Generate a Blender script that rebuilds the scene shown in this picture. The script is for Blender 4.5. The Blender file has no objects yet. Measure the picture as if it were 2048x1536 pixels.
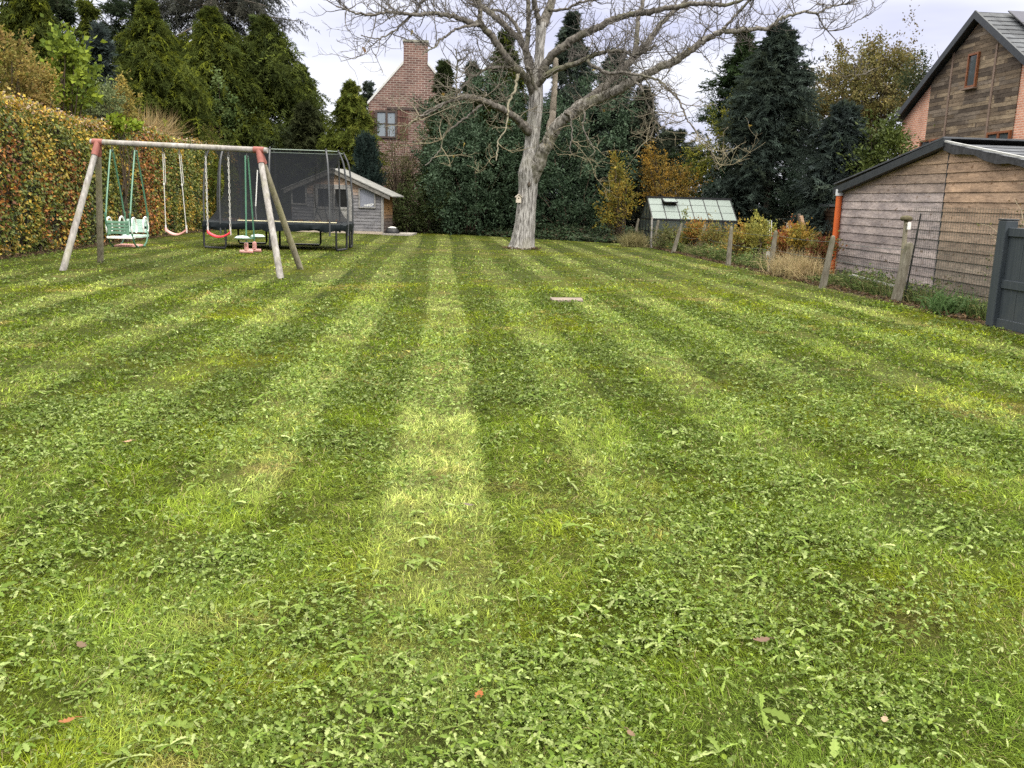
import bpy, numpy as np
from math import sin, cos, tan, radians, pi, sqrt, atan2, degrees
from mathutils import Vector, Matrix
rng = np.random.default_rng(7)
S = bpy.context.scene
COL = S.collection

# ------------------------------------------------------------------ camera, sky, sun, exposure
FPX, CX, CY = 1800.0, 1024.0, 768.0
CAM = np.array([0.0, 0.0, 1.5])
def _rot(yaw, pitch, roll):
    y, p, r = radians(yaw), radians(pitch), radians(roll)
    F = np.array([sin(y)*cos(p), cos(y)*cos(p), -sin(p)])
    R0 = np.array([cos(y), -sin(y), 0.]); U0 = np.cross(R0, F)
    return R0*cos(r)+U0*sin(r), -R0*sin(r)+U0*cos(r), F
CR, CU, CF = _rot(4.6, 11.6, 1.65)
cd = bpy.data.cameras.new('camera'); cam = bpy.data.objects.new('camera', cd); COL.objects.link(cam)
cd.sensor_fit = 'HORIZONTAL'; cd.sensor_width = 36; cd.lens = 36*FPX/2048; cd.clip_start = .05; cd.clip_end = 2000
m = Matrix.Identity(4)
for i in range(3):
    m[i][0], m[i][1], m[i][2], m[i][3] = CR[i], CU[i], -CF[i], CAM[i]
cam.matrix_world = m
S.camera = cam
S.view_settings.view_transform = 'Standard'; S.view_settings.look = 'None'
S.view_settings.exposure = 0.92; S.view_settings.gamma = 1
S.cycles.use_denoising = False
S.cycles.max_bounces = 6; S.cycles.diffuse_bounces = 4; S.cycles.transparent_max_bounces = 24
S.cycles.caustics_reflective = False; S.cycles.caustics_refractive = False

SUN_EL, SUN_AZ = 42.0, 150.0        # azimuth measured clockwise from +Y: behind the viewer, to the right
W = bpy.data.worlds.new('World'); S.world = W; W.use_nodes = True
nt = W.node_tree; nt.nodes.clear()
def nd(t, **k):
    n = nt.nodes.new(t)
    for a, b in k.items(): setattr(n, a, b)
    return n
out = nd('ShaderNodeOutputWorld'); bg1 = nd('ShaderNodeBackground'); bg2 = nd('ShaderNodeBackground'); mx = nd('ShaderNodeMixShader')
sky = nd('ShaderNodeTexSky', sky_type='NISHITA'); sky.sun_disc = False
sky.sun_elevation = radians(SUN_EL); sky.sun_rotation = radians(SUN_AZ)
bg1.inputs[1].default_value = .10
nt.links.new(sky.outputs[0], bg1.inputs[0])
tc = nd('ShaderNodeTexCoord'); sep = nd('ShaderNodeSeparateXYZ'); nt.links.new(tc.outputs['Generated'], sep.inputs[0])
mp = nd('ShaderNodeMapping'); mp.inputs['Scale'].default_value = (2.6, 2.6, 11.0); mp.inputs['Location'].default_value = (.3, .0, .2)
nt.links.new(tc.outputs['Generated'], mp.inputs[0])
nz = nd('ShaderNodeTexNoise'); nz.inputs['Scale'].default_value = 1.25; nz.inputs['Detail'].default_value = 4; nz.inputs['Roughness'].default_value = .5
nt.links.new(mp.outputs[0], nz.inputs['Vector'])
rp = nd('ShaderNodeValToRGB'); rp.color_ramp.elements[0].position = .38; rp.color_ramp.elements[1].position = .62
rp.color_ramp.elements[0].color = (.40, .41, .53, 1); rp.color_ramp.elements[1].color = (.58, .585, .63, 1)
nt.links.new(nz.outputs['Fac'], rp.inputs[0])
gr = nd('ShaderNodeMapRange'); gr.inputs['From Min'].default_value = .2; gr.inputs['From Max'].default_value = .9   # an overcast sky: three times brighter overhead than low down
gr.inputs['To Min'].default_value = 1.0; gr.inputs['To Max'].default_value = 5.2
nt.links.new(sep.outputs[2], gr.inputs[0])
wm = nd('ShaderNodeMix'); wm.data_type = 'RGBA'; g2 = nd('ShaderNodeMapRange'); g2.inputs['From Min'].default_value = .2; g2.inputs['From Max'].default_value = .6
nt.links.new(sep.outputs[2], g2.inputs[0]); nt.links.new(g2.outputs[0], wm.inputs[0]); nt.links.new(rp.outputs[0], wm.inputs[6]); wm.inputs[7].default_value = (.56, .545, .50, 1)
nt.links.new(wm.outputs[2], bg2.inputs[0]); nt.links.new(gr.outputs[0], bg2.inputs[1])
mx.inputs[0].default_value = .95
nt.links.new(bg1.outputs[0], mx.inputs[1]); nt.links.new(bg2.outputs[0], mx.inputs[2]); nt.links.new(mx.outputs[0], out.inputs[0])
sl = bpy.data.lights.new('sun', 'SUN'); sun = bpy.data.objects.new('sun', sl); COL.objects.link(sun)
sl.energy = 1.5; sl.angle = radians(14); sl.color = (1, .95, .87)
_a, _e = radians(SUN_AZ), radians(SUN_EL)
sun.rotation_euler = Vector((-sin(_a)*cos(_e), -cos(_a)*cos(_e), -sin(_e))).to_track_quat('-Z', 'Y').to_euler()

# ------------------------------------------------------------------ where things stand: a pixel of the photo on the ground, or at a distance
def ray(px, py): return CF*FPX + CR*(px-CX) - CU*(py-CY)
def G(px, py, z=0.): d = ray(px, py); return CAM + d*((z-CAM[2])/d[2])
def AY(px, py, Y): d = ray(px, py); return CAM + d*(Y/d[1])
def AX(px, py, X): d = ray(px, py); return CAM + d*(X/d[0])
def APL(px, py, P0, n): d = ray(px, py); return CAM + d*(np.dot(np.asarray(P0)-CAM, n)/np.dot(d, n))
def V3(*a): return np.array(a, float)
def unit(v): v = np.asarray(v, float); return v/(np.linalg.norm(v, axis=-1, keepdims=True)+1e-12)

# ------------------------------------------------------------------ object helpers
def wloc(o):
    p = Vector((0, 0, 0))
    while o is not None: p = p + o.location; o = o.parent
    return np.array(p)
def tag(o, label=None, cat=None, group=None, kind=None):
    if label: o['label'] = label
    if cat: o['category'] = cat
    if group: o['group'] = group
    if kind: o['kind'] = kind
    return o
def thing(name, loc, label, cat, group=None):
    o = bpy.data.objects.new(name, None); COL.objects.link(o); o.location = [float(v) for v in loc]; o.empty_display_size = .2
    return tag(o, label, cat, group)
def link(name, me, mat, parent=None):
    o = bpy.data.objects.new(name, me); COL.objects.link(o)
    if mat: me.materials.append(mat)
    if parent: o.parent = parent
    return o
def np_mesh(name, V, F, mat, parent=None, fcol=None, smooth=False, origin=None):
    """V (n,3) in world space, F (m,3) or (m,4)."""
    V = np.asarray(V, np.float32); F = np.asarray(F, np.int32)
    off = wloc(parent) if parent else (np.zeros(3) if origin is None else np.asarray(origin))
    V = V - off.astype(np.float32)
    me = bpy.data.meshes.new(name)
    k = F.shape[1]
    me.vertices.add(len(V)); me.vertices.foreach_set('co', V.ravel())
    me.loops.add(F.size); me.loops.foreach_set('vertex_index', F.ravel())
    me.polygons.add(len(F)); me.polygons.foreach_set('loop_start', np.arange(0, F.size, k, dtype=np.int32))
    me.update(calc_edges=True)
    if fcol is not None:
        a = me.attributes.new('Col', 'FLOAT_COLOR', 'FACE')
        c = np.ones((len(F), 4), np.float32); c[:, :3] = fcol
        a.data.foreach_set('color', c.ravel())
    if smooth: me.polygons.foreach_set('use_smooth', np.ones(len(F), bool))
    o = link(name, me, mat, parent)
    if not parent and origin is not None: o.location = [float(v) for v in origin]
    return o

class MB:
    """collects boxes, prisms and tubes of ONE object."""
    def __init__(s): s.v = []; s.f = []; s.c = []
    def add(s, V, F, col=(1, 1, 1)):
        b = len(s.v); s.v += [tuple(float(x) for x in p) for p in V]
        for q in F: s.f.append(tuple(b+i for i in q)); s.c.append(col)
        return s
    def hexa(s, P, col=(1, 1, 1)):   # P: 4 bottom, 4 top
        return s.add(P, [(0, 3, 2, 1), (4, 5, 6, 7), (0, 1, 5, 4), (1, 2, 6, 5), (2, 3, 7, 6), (3, 0, 4, 7)], col)
    def box(s, c, size, ax=None, col=(1, 1, 1)):
        c = np.asarray(c, float); h = np.asarray(size, float)/2
        A = np.eye(3) if ax is None else np.asarray(ax, float)   # rows: local axes
        P = [c + A[0]*h[0]*x + A[1]*h[1]*y + A[2]*h[2]*z for z in (-1, 1) for x, y in ((-1, -1), (1, -1), (1, 1), (-1, 1))]
        return s.hexa(P, col)
    def span(s, a, b, w, t, up=(0, 0, 1), col=(1, 1, 1)):   # a bar from a to b, width w along up, thickness t across
        a, b = np.asarray(a, float), np.asarray(b, float); d = unit(b-a); sd = unit(np.cross(d, up)); u = np.cross(sd, d)
        L = np.linalg.norm(b-a)
        return s.box((a+b)/2, (L, t, w), (d, sd, u), col)
    def prism(s, poly, off, col=(1, 1, 1)):   # planar polygon pushed along off
        n = len(poly); off = np.asarray(off, float)
        P = [np.asarray(p, float) for p in poly] + [np.asarray(p, float)+off for p in poly]
        return s.add(P, [tuple(range(n))[::-1], tuple(range(n, 2*n))] + [(i, (i+1) % n, n+(i+1) % n, n+i) for i in range(n)], col)
    def tube(s, pts, rad, sides=8, col=(1, 1, 1), cap=True):
        pts = [np.asarray(p, float) for p in pts]; n = len(pts)
        rad = [rad]*n if np.isscalar(rad) else list(rad)
        T = [unit(pts[min(i+1, n-1)]-pts[max(i-1, 0)]) for i in range(n)]
        r0 = np.array([0, 0, 1.]) if abs(T[0][2]) < .9 else np.array([1., 0, 0])
        x = unit(np.cross(T[0], r0)); P = []
        for i in range(n):
            x = unit(x - T[i]*np.dot(x, T[i])); y = np.cross(T[i], x)
            for k in range(sides):
                a = 2*pi*k/sides; P.append(pts[i] + (x*cos(a)+y*sin(a))*rad[i])
        F = [(i*sides+k, i*sides+(k+1) % sides, (i+1)*sides+(k+1) % sides, (i+1)*sides+k) for i in range(n-1) for k in range(sides)]
        if cap: F += [tuple(range(sides))[::-1], tuple((n-1)*sides+k for k in range(sides))]
        return s.add(P, F, col)
    def dome(s, c, rx, ry, rz, nu=16, nv=6, z0=0., z1=1., col=(1, 1, 1)):
        P = []; F = []
        for j in range(nv+1):
            t = (z0+(z1-z0)*j/nv)*pi/2
            for i in range(nu):
                a = 2*pi*i/nu; P.append((c[0]+rx*cos(t)*cos(a), c[1]+ry*cos(t)*sin(a), c[2]+rz*sin(t)))
        for j in range(nv):
            for i in range(nu): F.append((j*nu+i, j*nu+(i+1) % nu, (j+1)*nu+(i+1) % nu, (j+1)*nu+i))
        return s.add(P, F, col)
    def build(s, name, mat, parent=None, smooth=False, bevel=0, origin=None):
        off = wloc(parent) if parent else (np.zeros(3) if origin is None else np.asarray(origin))
        me = bpy.data.meshes.new(name)
        me.from_pydata([tuple(np.asarray(p)-off) for p in s.v], [], s.f); me.update()
        a = me.attributes.new('Col', 'FLOAT_COLOR', 'FACE')
        a.data.foreach_set('color', np.array([tuple(c)+(1,) for c in s.c], np.float32).ravel())
        if smooth:
            me.polygons.foreach_set('use_smooth', np.ones(len(me.polygons), bool))
            me.set_sharp_from_angle(angle=radians(40))
        o = link(name, me, mat, parent)
        if not parent and origin is not None: o.location = [float(v) for v in origin]
        if bevel:
            b = o.modifiers.new('bevel', 'BEVEL'); b.width = bevel; b.segments = 2; b.limit_method = 'ANGLE'
        return o

def vnoise(x, y, sc, seed=0):
    r = np.random.default_rng(seed).random((256, 256))
    x = np.asarray(x)/sc+100; y = np.asarray(y)/sc+100
    xi, yi = np.floor(x).astype(int), np.floor(y).astype(int); fx, fy = x-xi, y-yi
    fx = fx*fx*(3-2*fx); fy = fy*fy*(3-2*fy); g = lambda a, b: r[a % 256, b % 256]
    return (g(xi, yi)*(1-fx)+g(xi+1, yi)*fx)*(1-fy)+(g(xi, yi+1)*(1-fx)+g(xi+1, yi+1)*fx)*fy
def fnoise(x, y, sc, seed=0):
    return .55*vnoise(x, y, sc, seed)+.3*vnoise(x, y, sc/2.1, seed+1)+.15*vnoise(x, y, sc/4.3, seed+2)
def sstep(a, b, x): t = np.clip((x-a)/(b-a), 0, 1); return t*t*(3-2*t)
def mixc(a, b, t): t = np.asarray(t)[..., None]; return np.asarray(a)*(1-t)+np.asarray(b)*t

# ------------------------------------------------------------------ materials
def mat(name, col=(.5, .5, .5), col2=None, rough=.75, nscale=(4, 4, 4), detail=6, bump=0., attr=False, metal=0., spec=.3, lo=.35, hi=.65,
        grain=None, knots=None, stain=None, stain_scale=1.5, transl=0., coat=0.):
    """colour from noise between col and col2; attr: times the face colour; grain: a second, finer stretched noise; stain: broad blotches."""
    M = bpy.data.materials.new(name); M.use_nodes = True; t = M.node_tree; N = t.nodes; L = t.links
    b = N['Principled BSDF']; b.inputs['Roughness'].default_value = rough; b.inputs['Metallic'].default_value = metal
    b.inputs['Specular IOR Level'].default_value = spec; b.inputs['Coat Weight'].default_value = coat
    tcn = N.new('ShaderNodeTexCoord')
    def noise(scale, det=detail):
        mpn = N.new('ShaderNodeMapping'); mpn.inputs['Scale'].default_value = scale; L.new(tcn.outputs['Object'], mpn.inputs[0])
        n = N.new('ShaderNodeTexNoise'); n.inputs['Scale'].default_value = 1; n.inputs['Detail'].default_value = det; n.inputs['Roughness'].default_value = .6
        L.new(mpn.outputs[0], n.inputs['Vector']); return n.outputs['Fac']
    def mixn(kind, fac, a, bb):
        mxn = N.new('ShaderNodeMix'); mxn.data_type = 'RGBA'; mxn.blend_type = kind
        if isinstance(fac, float): mxn.inputs[0].default_value = fac
        else: L.new(fac, mxn.inputs[0])
        for i, v in ((6, a), (7, bb)):
            if isinstance(v, tuple): mxn.inputs[i].default_value = v+(1,)
            else: L.new(v, mxn.inputs[i])
        return mxn.outputs[2]
    def ramp(f, a, c):
        r = N.new('ShaderNodeMapRange'); r.inputs[1].default_value = a; r.inputs[2].default_value = c; L.new(f, r.inputs[0]); return r.outputs[0]
    f = noise(nscale)
    c = mixn('MIX', ramp(f, lo, hi), tuple(col), tuple(col2 if col2 is not None else col))
    h = f
    if grain:
        g = noise(grain, 8); c = mixn('MULTIPLY', .8, c, mixn('MIX', ramp(g, .3, .7), (.55, .52, .5), (1.25, 1.25, 1.25))); h = g
    if knots:
        kn = noise(knots[0], 3); c = mixn('MIX', ramp(kn, .635, .70), c, tuple(knots[1]))
    if stain:
        st = noise((stain_scale,)*3, 5); c = mixn('MIX', ramp(st, .5, .72), c, tuple(stain))
    if attr:
        an = N.new('ShaderNodeAttribute'); an.attribute_name = 'Col'; c = mixn('MULTIPLY', 1., c, an.outputs['Color'])
    L.new(c, b.inputs['Base Color'])
    if bump:
        bn = N.new('ShaderNodeBump'); bn.inputs['Strength'].default_value = bump; bn.inputs['Distance'].default_value = .02
        L.new(h, bn.inputs['Height']); L.new(bn.outputs[0], b.inputs['Normal'])
    return M
def leafmat(name, rough=.55, transl=.3, spec=.25):
    M = bpy.data.materials.new(name); M.use_nodes = True; t = M.node_tree; N = t.nodes; L = t.links
    b = N['Principled BSDF']; b.inputs['Roughness'].default_value = rough; b.inputs['Specular IOR Level'].default_value = spec
    a = N.new('ShaderNodeAttribute'); a.attribute_name = 'Col'; L.new(a.outputs['Color'], b.inputs['Base Color'])
    tr = N.new('ShaderNodeBsdfTranslucent'); L.new(a.outputs['Color'], tr.inputs[0])
    mxs = N.new('ShaderNodeMixShader'); mxs.inputs[0].default_value = transl
    L.new(b.outputs[0], mxs.inputs[1]); L.new(tr.outputs[0], mxs.inputs[2]); L.new(mxs.outputs[0], N['Material Output'].inputs[0])
    return M
def brickmat(name, axis, c1, c2, mortar, bw=.22, bh=.075, ms=.012, rough=.85):
    M = bpy.data.materials.new(name); M.use_nodes = True; t = M.node_tree; N = t.nodes; L = t.links
    b = N['Principled BSDF']; b.inputs['Roughness'].default_value = rough; b.inputs['Specular IOR Level'].default_value = .15
    tcn = N.new('ShaderNodeTexCoord'); sp = N.new('ShaderNodeSeparateXYZ'); cb = N.new('ShaderNodeCombineXYZ')
    L.new(tcn.outputs['Object'], sp.inputs[0]); L.new(sp.outputs[axis], cb.inputs[0]); L.new(sp.outputs[2], cb.inputs[1])
    br = N.new('ShaderNodeTexBrick'); br.inputs['Scale'].default_value = 1; br.inputs['Brick Width'].default_value = bw; br.inputs['Row Height'].default_value = bh
    br.inputs['Mortar Size'].default_value = ms; br.inputs['Mortar Smooth'].default_value = .2; br.inputs['Bias'].default_value = -.1
    br.inputs['Color1'].default_value = c1+(1,); br.inputs['Color2'].default_value = c2+(1,); br.inputs['Mortar'].default_value = mortar+(1,)
    L.new(cb.outputs[0], br.inputs['Vector'])
    n = N.new('ShaderNodeTexNoise'); n.inputs['Scale'].default_value = 1.3; n.inputs['Detail'].default_value = 6; L.new(tcn.outputs['Object'], n.inputs['Vector'])
    r = N.new('ShaderNodeMapRange'); r.inputs[1].default_value = .3; r.inputs[2].default_value = .7; r.inputs[3].default_value = .72; r.inputs[4].default_value = 1.2; L.new(n.outputs['Fac'], r.inputs[0])
    mu = N.new('ShaderNodeMix'); mu.data_type = 'RGBA'; mu.blend_type = 'MULTIPLY'; mu.inputs[0].default_value = 1; L.new(br.outputs['Color'], mu.inputs[6]); L.new(r.outputs[0], mu.inputs[7])
    L.new(mu.outputs[2], b.inputs['Base Color'])
    bn = N.new('ShaderNodeBump'); bn.inputs['Strength'].default_value = .5; bn.inputs['Distance'].default_value = .01; bn.invert = True
    L.new(br.outputs['Fac'], bn.inputs['Height']); L.new(bn.outputs[0], b.inputs['Normal'])
    return M
LEAF = leafmat('leaf', .6, .3, .10); NEEDLE = leafmat('needle', .8, .3, .05); GLOSSY = leafmat('glossy_leaf', .5, .12, .14); BLADE = leafmat('grass_blade', .6, .3, .06)
BARK = mat('bark', (.095, .088, .08), (.40, .385, .365), .95, (24, 24, 3.2), 10, 1., lo=.40, hi=.62, stain=(.20, .19, .15), stain_scale=.9, spec=.08)
BARK2 = mat('limb_bark', (.06, .053, .046), (.175, .16, .14), .95, (13, 13, 8), 9, .9, lo=.38, hi=.64, stain=(.12, .12, .07), stain_scale=1.1, spec=.08)
TWIG = mat('twig', (.085, .077, .068), (.135, .124, .108), .9, (3, 3, 3), attr=True, spec=.08)
TRUNK = mat('trunk', (.06, .045, .035), (.12, .10, .08), .9, (14, 14, 2), 6, .6)
STEM = mat('stem', (.05, .038, .028), (.09, .07, .05), .9, (8, 8, 8), spec=.08)

# ------------------------------------------------------------------ foliage
def leaves(name, P, D, Nn, L, Wd, col, m, parent=None, fold=.25, droop=0., kind=None, origin=None):
    """diamond leaves folded along the midrib: P base, D direction, Nn normal."""
    n = len(P); D = unit(D); Nn = unit(Nn - D*np.sum(Nn*D, 1, keepdims=True)); Sd = np.cross(D, Nn)
    L = np.broadcast_to(L, n)[:, None]; Wd = np.broadcast_to(Wd, n)[:, None]
    V = np.empty((n, 4, 3)); V[:, 0] = P; V[:, 2] = P+D*L-Nn*L*droop
    V[:, 1] = P+D*L*.42+Sd*Wd*.5+Nn*Wd*fold; V[:, 3] = P+D*L*.42-Sd*Wd*.5+Nn*Wd*fold
    i = np.arange(n)[:, None]*4
    F = np.concatenate([i+np.array([0, 1, 2]), i+np.array([0, 2, 3])], 1).reshape(-1, 3)
    o = np_mesh(name, V.reshape(-1, 3), F, m, parent, np.repeat(np.clip(col, 0, 1), 2, 0), origin=origin)
    if kind: o['kind'] = kind
    return o
def palette(pal, n, w=None, jit=.18):
    pal = np.asarray(pal, float); a = rng.choice(len(pal), n, p=w); b = rng.choice(len(pal), n, p=w); t = rng.random((n, 1))*.5
    return (pal[a]*(1-t)+pal[b]*t)*(1+jit*rng.standard_normal((n, 1)))
def tubes_np(Pts, Rad, sides=4):
    """many polylines of the same length: (n,k,3), (n,k)."""
    n, k = Pts.shape[:2]
    T = unit(np.gradient(Pts, axis=1)); r0 = np.where(np.abs(T[..., 2:3]) < .9, np.array([0, 0, 1.]), np.array([1., 0, 0]))
    x = unit(np.cross(T, np.broadcast_to(r0[:, :1], T.shape))); y = np.cross(T, x)
    a = 2*pi*np.arange(sides)/sides
    V = Pts[:, :, None]+(x[:, :, None]*np.cos(a)[:, None]+y[:, :, None]*np.sin(a)[:, None])*Rad[:, :, None, None]
    idx = np.arange(n*k*sides).reshape(n, k, sides)
    A = idx[:, :-1]; B = np.roll(A, -1, 2); Cc = np.roll(idx[:, 1:], -1, 2); D = idx[:, 1:]
    return V.reshape(-1, 3), np.stack([A, B, Cc, D], -1).reshape(-1, 4)
def trunk_of(root, base, H, r, lean=(0, 0), m=TRUNK):
    q = [np.asarray(base)+V3(lean[0]*t*t+.04*sin(5*t+base[0]), lean[1]*t*t+.04*cos(4*t), H*t-.05*(t == 0)) for t in np.linspace(0, 1, 8)]
    MB().tube(q, [r*(1.25 if i == 0 else 1-.85*i/7) for i in range(8)], 8).build('trunk', m, root, True)

def conifer(name, label, cat, px, ptop, Y, hw, pal, nb=170, nsub=9, nspr=7, fan=3, prof=.85, elev=(15, 45), droop=.5, spray=.17, wid=.032, sublen=.45, t0=.03, inner=.3,
            m=NEEDLE, group=None, bumpy=.28, tipcol=None, lean=(0, 0), tubes=False):
    """trunk, boughs, and on each bough small flat fronds of scale-leaf sprays."""
    X = AY(px, ptop, Y)[0]; H = AY(px, ptop, Y)[2]; R = hw*Y/FPX; base = V3(X, Y, 0)
    root = thing(name, base, label, cat, group); trunk_of(root, base, H*.95, max(.09, R*.07), lean)
    th = rng.random(nb)**.8*(1-t0)+t0; az = rng.random(nb)*2*pi
    r = R*np.clip((1-th)**prof, .03, 1)*np.minimum(1, (th-t0+.06)/.16)**.4
    lob = fnoise(az*2.2*max(R, 1), th*H*1.1, 1.5, int(abs(px))+5)          # whole sides bulge or fall back
    r = r*(1+bumpy*(1.5*(lob-.5)+.7*rng.standard_normal(nb))); r = np.clip(r, .12, None)
    el = np.radians(rng.uniform(*elev, nb))
    bd = np.stack([np.cos(az)*np.cos(el), np.sin(az)*np.cos(el), np.sin(el)], 1)
    b0 = base+np.stack([lean[0]*th**2, lean[1]*th**2, th*H-np.tan(el)*r*.5], 1)
    if tubes:
        t = np.linspace(0, 1, 5); pts = b0[:, None]+bd[:, None]*(r[:, None]*t/np.cos(el)[:, None])[..., None]
        Vv, Ff = tubes_np(pts, np.linspace(1, .25, 5)[None]*(.012+.012*r)[:, None], 4); np_mesh('branchwork', Vv, Ff, TRUNK, root, smooth=True)['kind'] = 'stuff'
    s = inner+(1-inner)*rng.random((nb, nsub))**.7; s[:, 0] = 1
    ns_ = nb*nsub; B = np.repeat(bd, nsub, 0)
    P = (b0[:, None]+bd[:, None]*(s*r[:, None]/np.cos(el)[:, None])[..., None]).reshape(-1, 3)+rng.standard_normal((ns_, 3))*.07
    sd_ = unit(rng.standard_normal((ns_, 3))*np.array([1, 1, .5])); D1 = unit(B*.75+sd_*.75+V3(0, 0, -droop*.6)+V3(0, 0, 1)*(np.repeat(th, nsub) > .95)[:, None]*1.5)
    SL = sublen*rng.uniform(.5, 1.3, ns_)*np.clip(np.repeat(r, nsub)/.9, .45, 1.15)
    Fn = unit(np.cross(D1, unit(rng.standard_normal((ns_, 3))+V3(0, 0, 1.2)))); Pl = np.cross(Fn, D1)       # Fn lies in the frond plane
    u = (np.arange(nspr)+.5)/nspr
    Q = P[:, None]+D1[:, None]*(SL[:, None]*u)[..., None]+V3(0, 0, -1)*(droop*.5*SL[:, None]*u**2)[..., None]
    sgn = np.where(np.arange(nspr) % 2, 1., -1.)
    Qd = unit(D1[:, None]*(.55+.6*u[:, None])+Fn[:, None]*(sgn*(1.05-.75*u))[:, None]+V3(0, 0, -1)*(droop*.55*u)[:, None])
    Q = Q.reshape(-1, 3); Qd = Qd.reshape(-1, 3); Pn = np.repeat(Pl, nspr, 0); Fx = np.cross(Pn, Qd); nS = len(Q)
    bc = np.repeat(palette(pal, nb, jit=.13), nsub, 0)*(1+.20*rng.standard_normal((ns_, 1)))
    if tipcol is not None:
        k = (rng.random(ns_) < .22)[:, None]; bc = np.where(k, np.asarray(tipcol)*(1+.2*rng.standard_normal((ns_, 1))), bc)
    bc = np.repeat(bc, nspr, 0)*(1+.10*rng.standard_normal((nS, 1)))
    ang = np.linspace(-.55, .55, fan) if fan > 1 else np.zeros(1)
    D = (Qd[:, None]*np.cos(ang)[:, None]+Fx[:, None]*np.sin(ang)[:, None]); D = (D+rng.standard_normal(D.shape)*.14).reshape(-1, 3)
    n = len(D); nn = np.repeat(Pn, fan, 0)+.35*rng.standard_normal((n, 3)); PP = np.repeat(Q, fan, 0); PP[:, 2] = np.maximum(PP[:, 2], .05)
    leaves('crown', PP, D, nn, spray*rng.uniform(.6, 1.3, n), wid*rng.uniform(.7, 1.3, n), np.repeat(bc, fan, 0), m, root, .12, .2)
    return root

def bushy(name, label, cat, base, blobs, pal, nleaf, lsize=(.09, .055), clump=.3, nclump=60, m=LEAF, w=None, up=.0, stems=10, group=None, droop=.1, flat=.3,
          trunk=None, jit=.18, shell=.55, zmin=.03, spiky=.16):
    """a broad-leaved crown: clumps of leaves spread through the given ellipsoids [(centre, radii)], with stems running out to them."""
    base = np.asarray(base, float); root = thing(name, base, label, cat, group)
    vol = np.array([r[0]*r[1]*r[2] for c, r in blobs])**.67; pr = vol/vol.sum()
    bi = rng.choice(len(blobs), nclump, p=pr); d = unit(rng.standard_normal((nclump, 3))); q = (shell+(1-shell)*rng.random(nclump))**.6*rng.lognormal(0, spiky, nclump)
    Cc = np.array([blobs[i][0] for i in bi]); Rr = np.array([blobs[i][1] for i in bi])
    cc = Cc+d*Rr*q[:, None]; cc[:, 2] = np.maximum(cc[:, 2], zmin)
    per = rng.multinomial(nleaf, rng.dirichlet(np.ones(nclump)*3)); ci = np.repeat(np.arange(nclump), per)
    cs = clump*rng.uniform(.5, 1.35, nclump)
    ax_ = unit(d*.8+V3(0, 0, .3+up)+.35*rng.standard_normal((nclump, 3)))[ci]; g_ = rng.standard_normal((nleaf, 3))
    P = cc[ci]+(g_*.42+ax_*(rng.standard_normal((nleaf, 1))*.95+.15))*cs[ci][:, None]*(.55+spiky); P[:, 2] = np.maximum(P[:, 2], zmin)
    D = unit(P-cc[ci]+.05)*.7+rng.standard_normal((nleaf, 3))*.6+d[ci]*.3; D[:, 2] += up
    Nn = rng.standard_normal((nleaf, 3))*.7+d[ci]*.5+V3(0, 0, flat)
    cl = palette(pal, nclump, w, jit)[ci]*.5+palette(pal, nleaf, w, jit)*.5
    sc = rng.uniform(.6, 1.35, nleaf)
    leaves('crown' if trunk else 'foliage', P, D, Nn, lsize[0]*sc, lsize[1]*sc, cl, m, root, .2, droop)
    if trunk: trunk_of(root, base, trunk[0], trunk[1])
    if stems:
        k = min(nclump, stems); sel = rng.choice(nclump, k, replace=False); t = np.linspace(0, 1, 6)[None, :, None]
        zt = (trunk[0]*.45 if trunk else 0.)
        a = base+V3(0, 0, zt)*rng.uniform(.5, 1., (k, 1))+np.concatenate([rng.standard_normal((k, 2))*(.03 if trunk else .12), np.zeros((k, 1))], 1); e = cc[sel]
        pts = a[:, None]*(1-t)+e[:, None]*t; pts[..., 2] += (np.sin(t[..., 0]*pi))*.12*np.linalg.norm(e-a, axis=1)[:, None]
        pts[:, 1:-1] += rng.standard_normal((k, 4, 3))*.05
        Vv, Ff = tubes_np(pts, np.linspace(1, .3, 6)[None]*(.02+.006*np.linalg.norm(e-a, axis=1))[:, None]*.7, 5)
        np_mesh('branchwork', Vv, Ff, STEM, root, smooth=True)['kind'] = 'stuff'
    return root

# ------------------------------------------------------------------ the ground and the lawn
SOIL = mat('soil', (.045, .035, .022), (.09, .075, .04), .95, (.8, .8, .8), 8, .5, spec=.1)
g = MB(); g.add([(-400, -400, -.03), (400, -400, -.03), (400, 900, -.03), (-400, 900, -.03)], [(0, 1, 2, 3)])
tag(g.build('ground', SOIL), kind='structure')
LAWN = [(-8.95, -2), (-8.95, 37.3), (-6, 38.0), (-1.4, 39.2), (1.5, 37.6), (4, 35.2), (6.45, 33.2), (7.1, 31), (7.35, 20), (7.42, 14.4), (7.3, 11.5), (7.25, -2)]
LP = np.array(LAWN)
def inlawn(x, y):
    r = np.zeros(len(x), bool); n = len(LP)
    for i in range(n):
        (x1, y1), (x2, y2) = LP[i], LP[(i+1) % n]
        c = (y1 > y) != (y2 > y)
        r ^= c & (x < (x2-x1)*(y-y1)/((y2-y1) if y2 != y1 else 1e-9)+x1)
    return r
def stripe(x, y):      # mown bands, one mower width each, wandering a little
    ph = x+.04*np.sin(y*.35)+.10*(vnoise(x, y, 3.5, 31)-.5)+.05*(vnoise(x, y, .5, 32)-.5)
    s = .5+.5*np.cos(2*pi*ph/1.06)
    k = np.floor(ph/1.06+.5).astype(int); amp = np.random.default_rng(17).uniform(.45, 1., 64)[k % 64]
    return np.clip(sstep(.34, .72, s)*amp+.12*(vnoise(x, y*.15, .33, 35)-.5), 0, 1)
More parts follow.
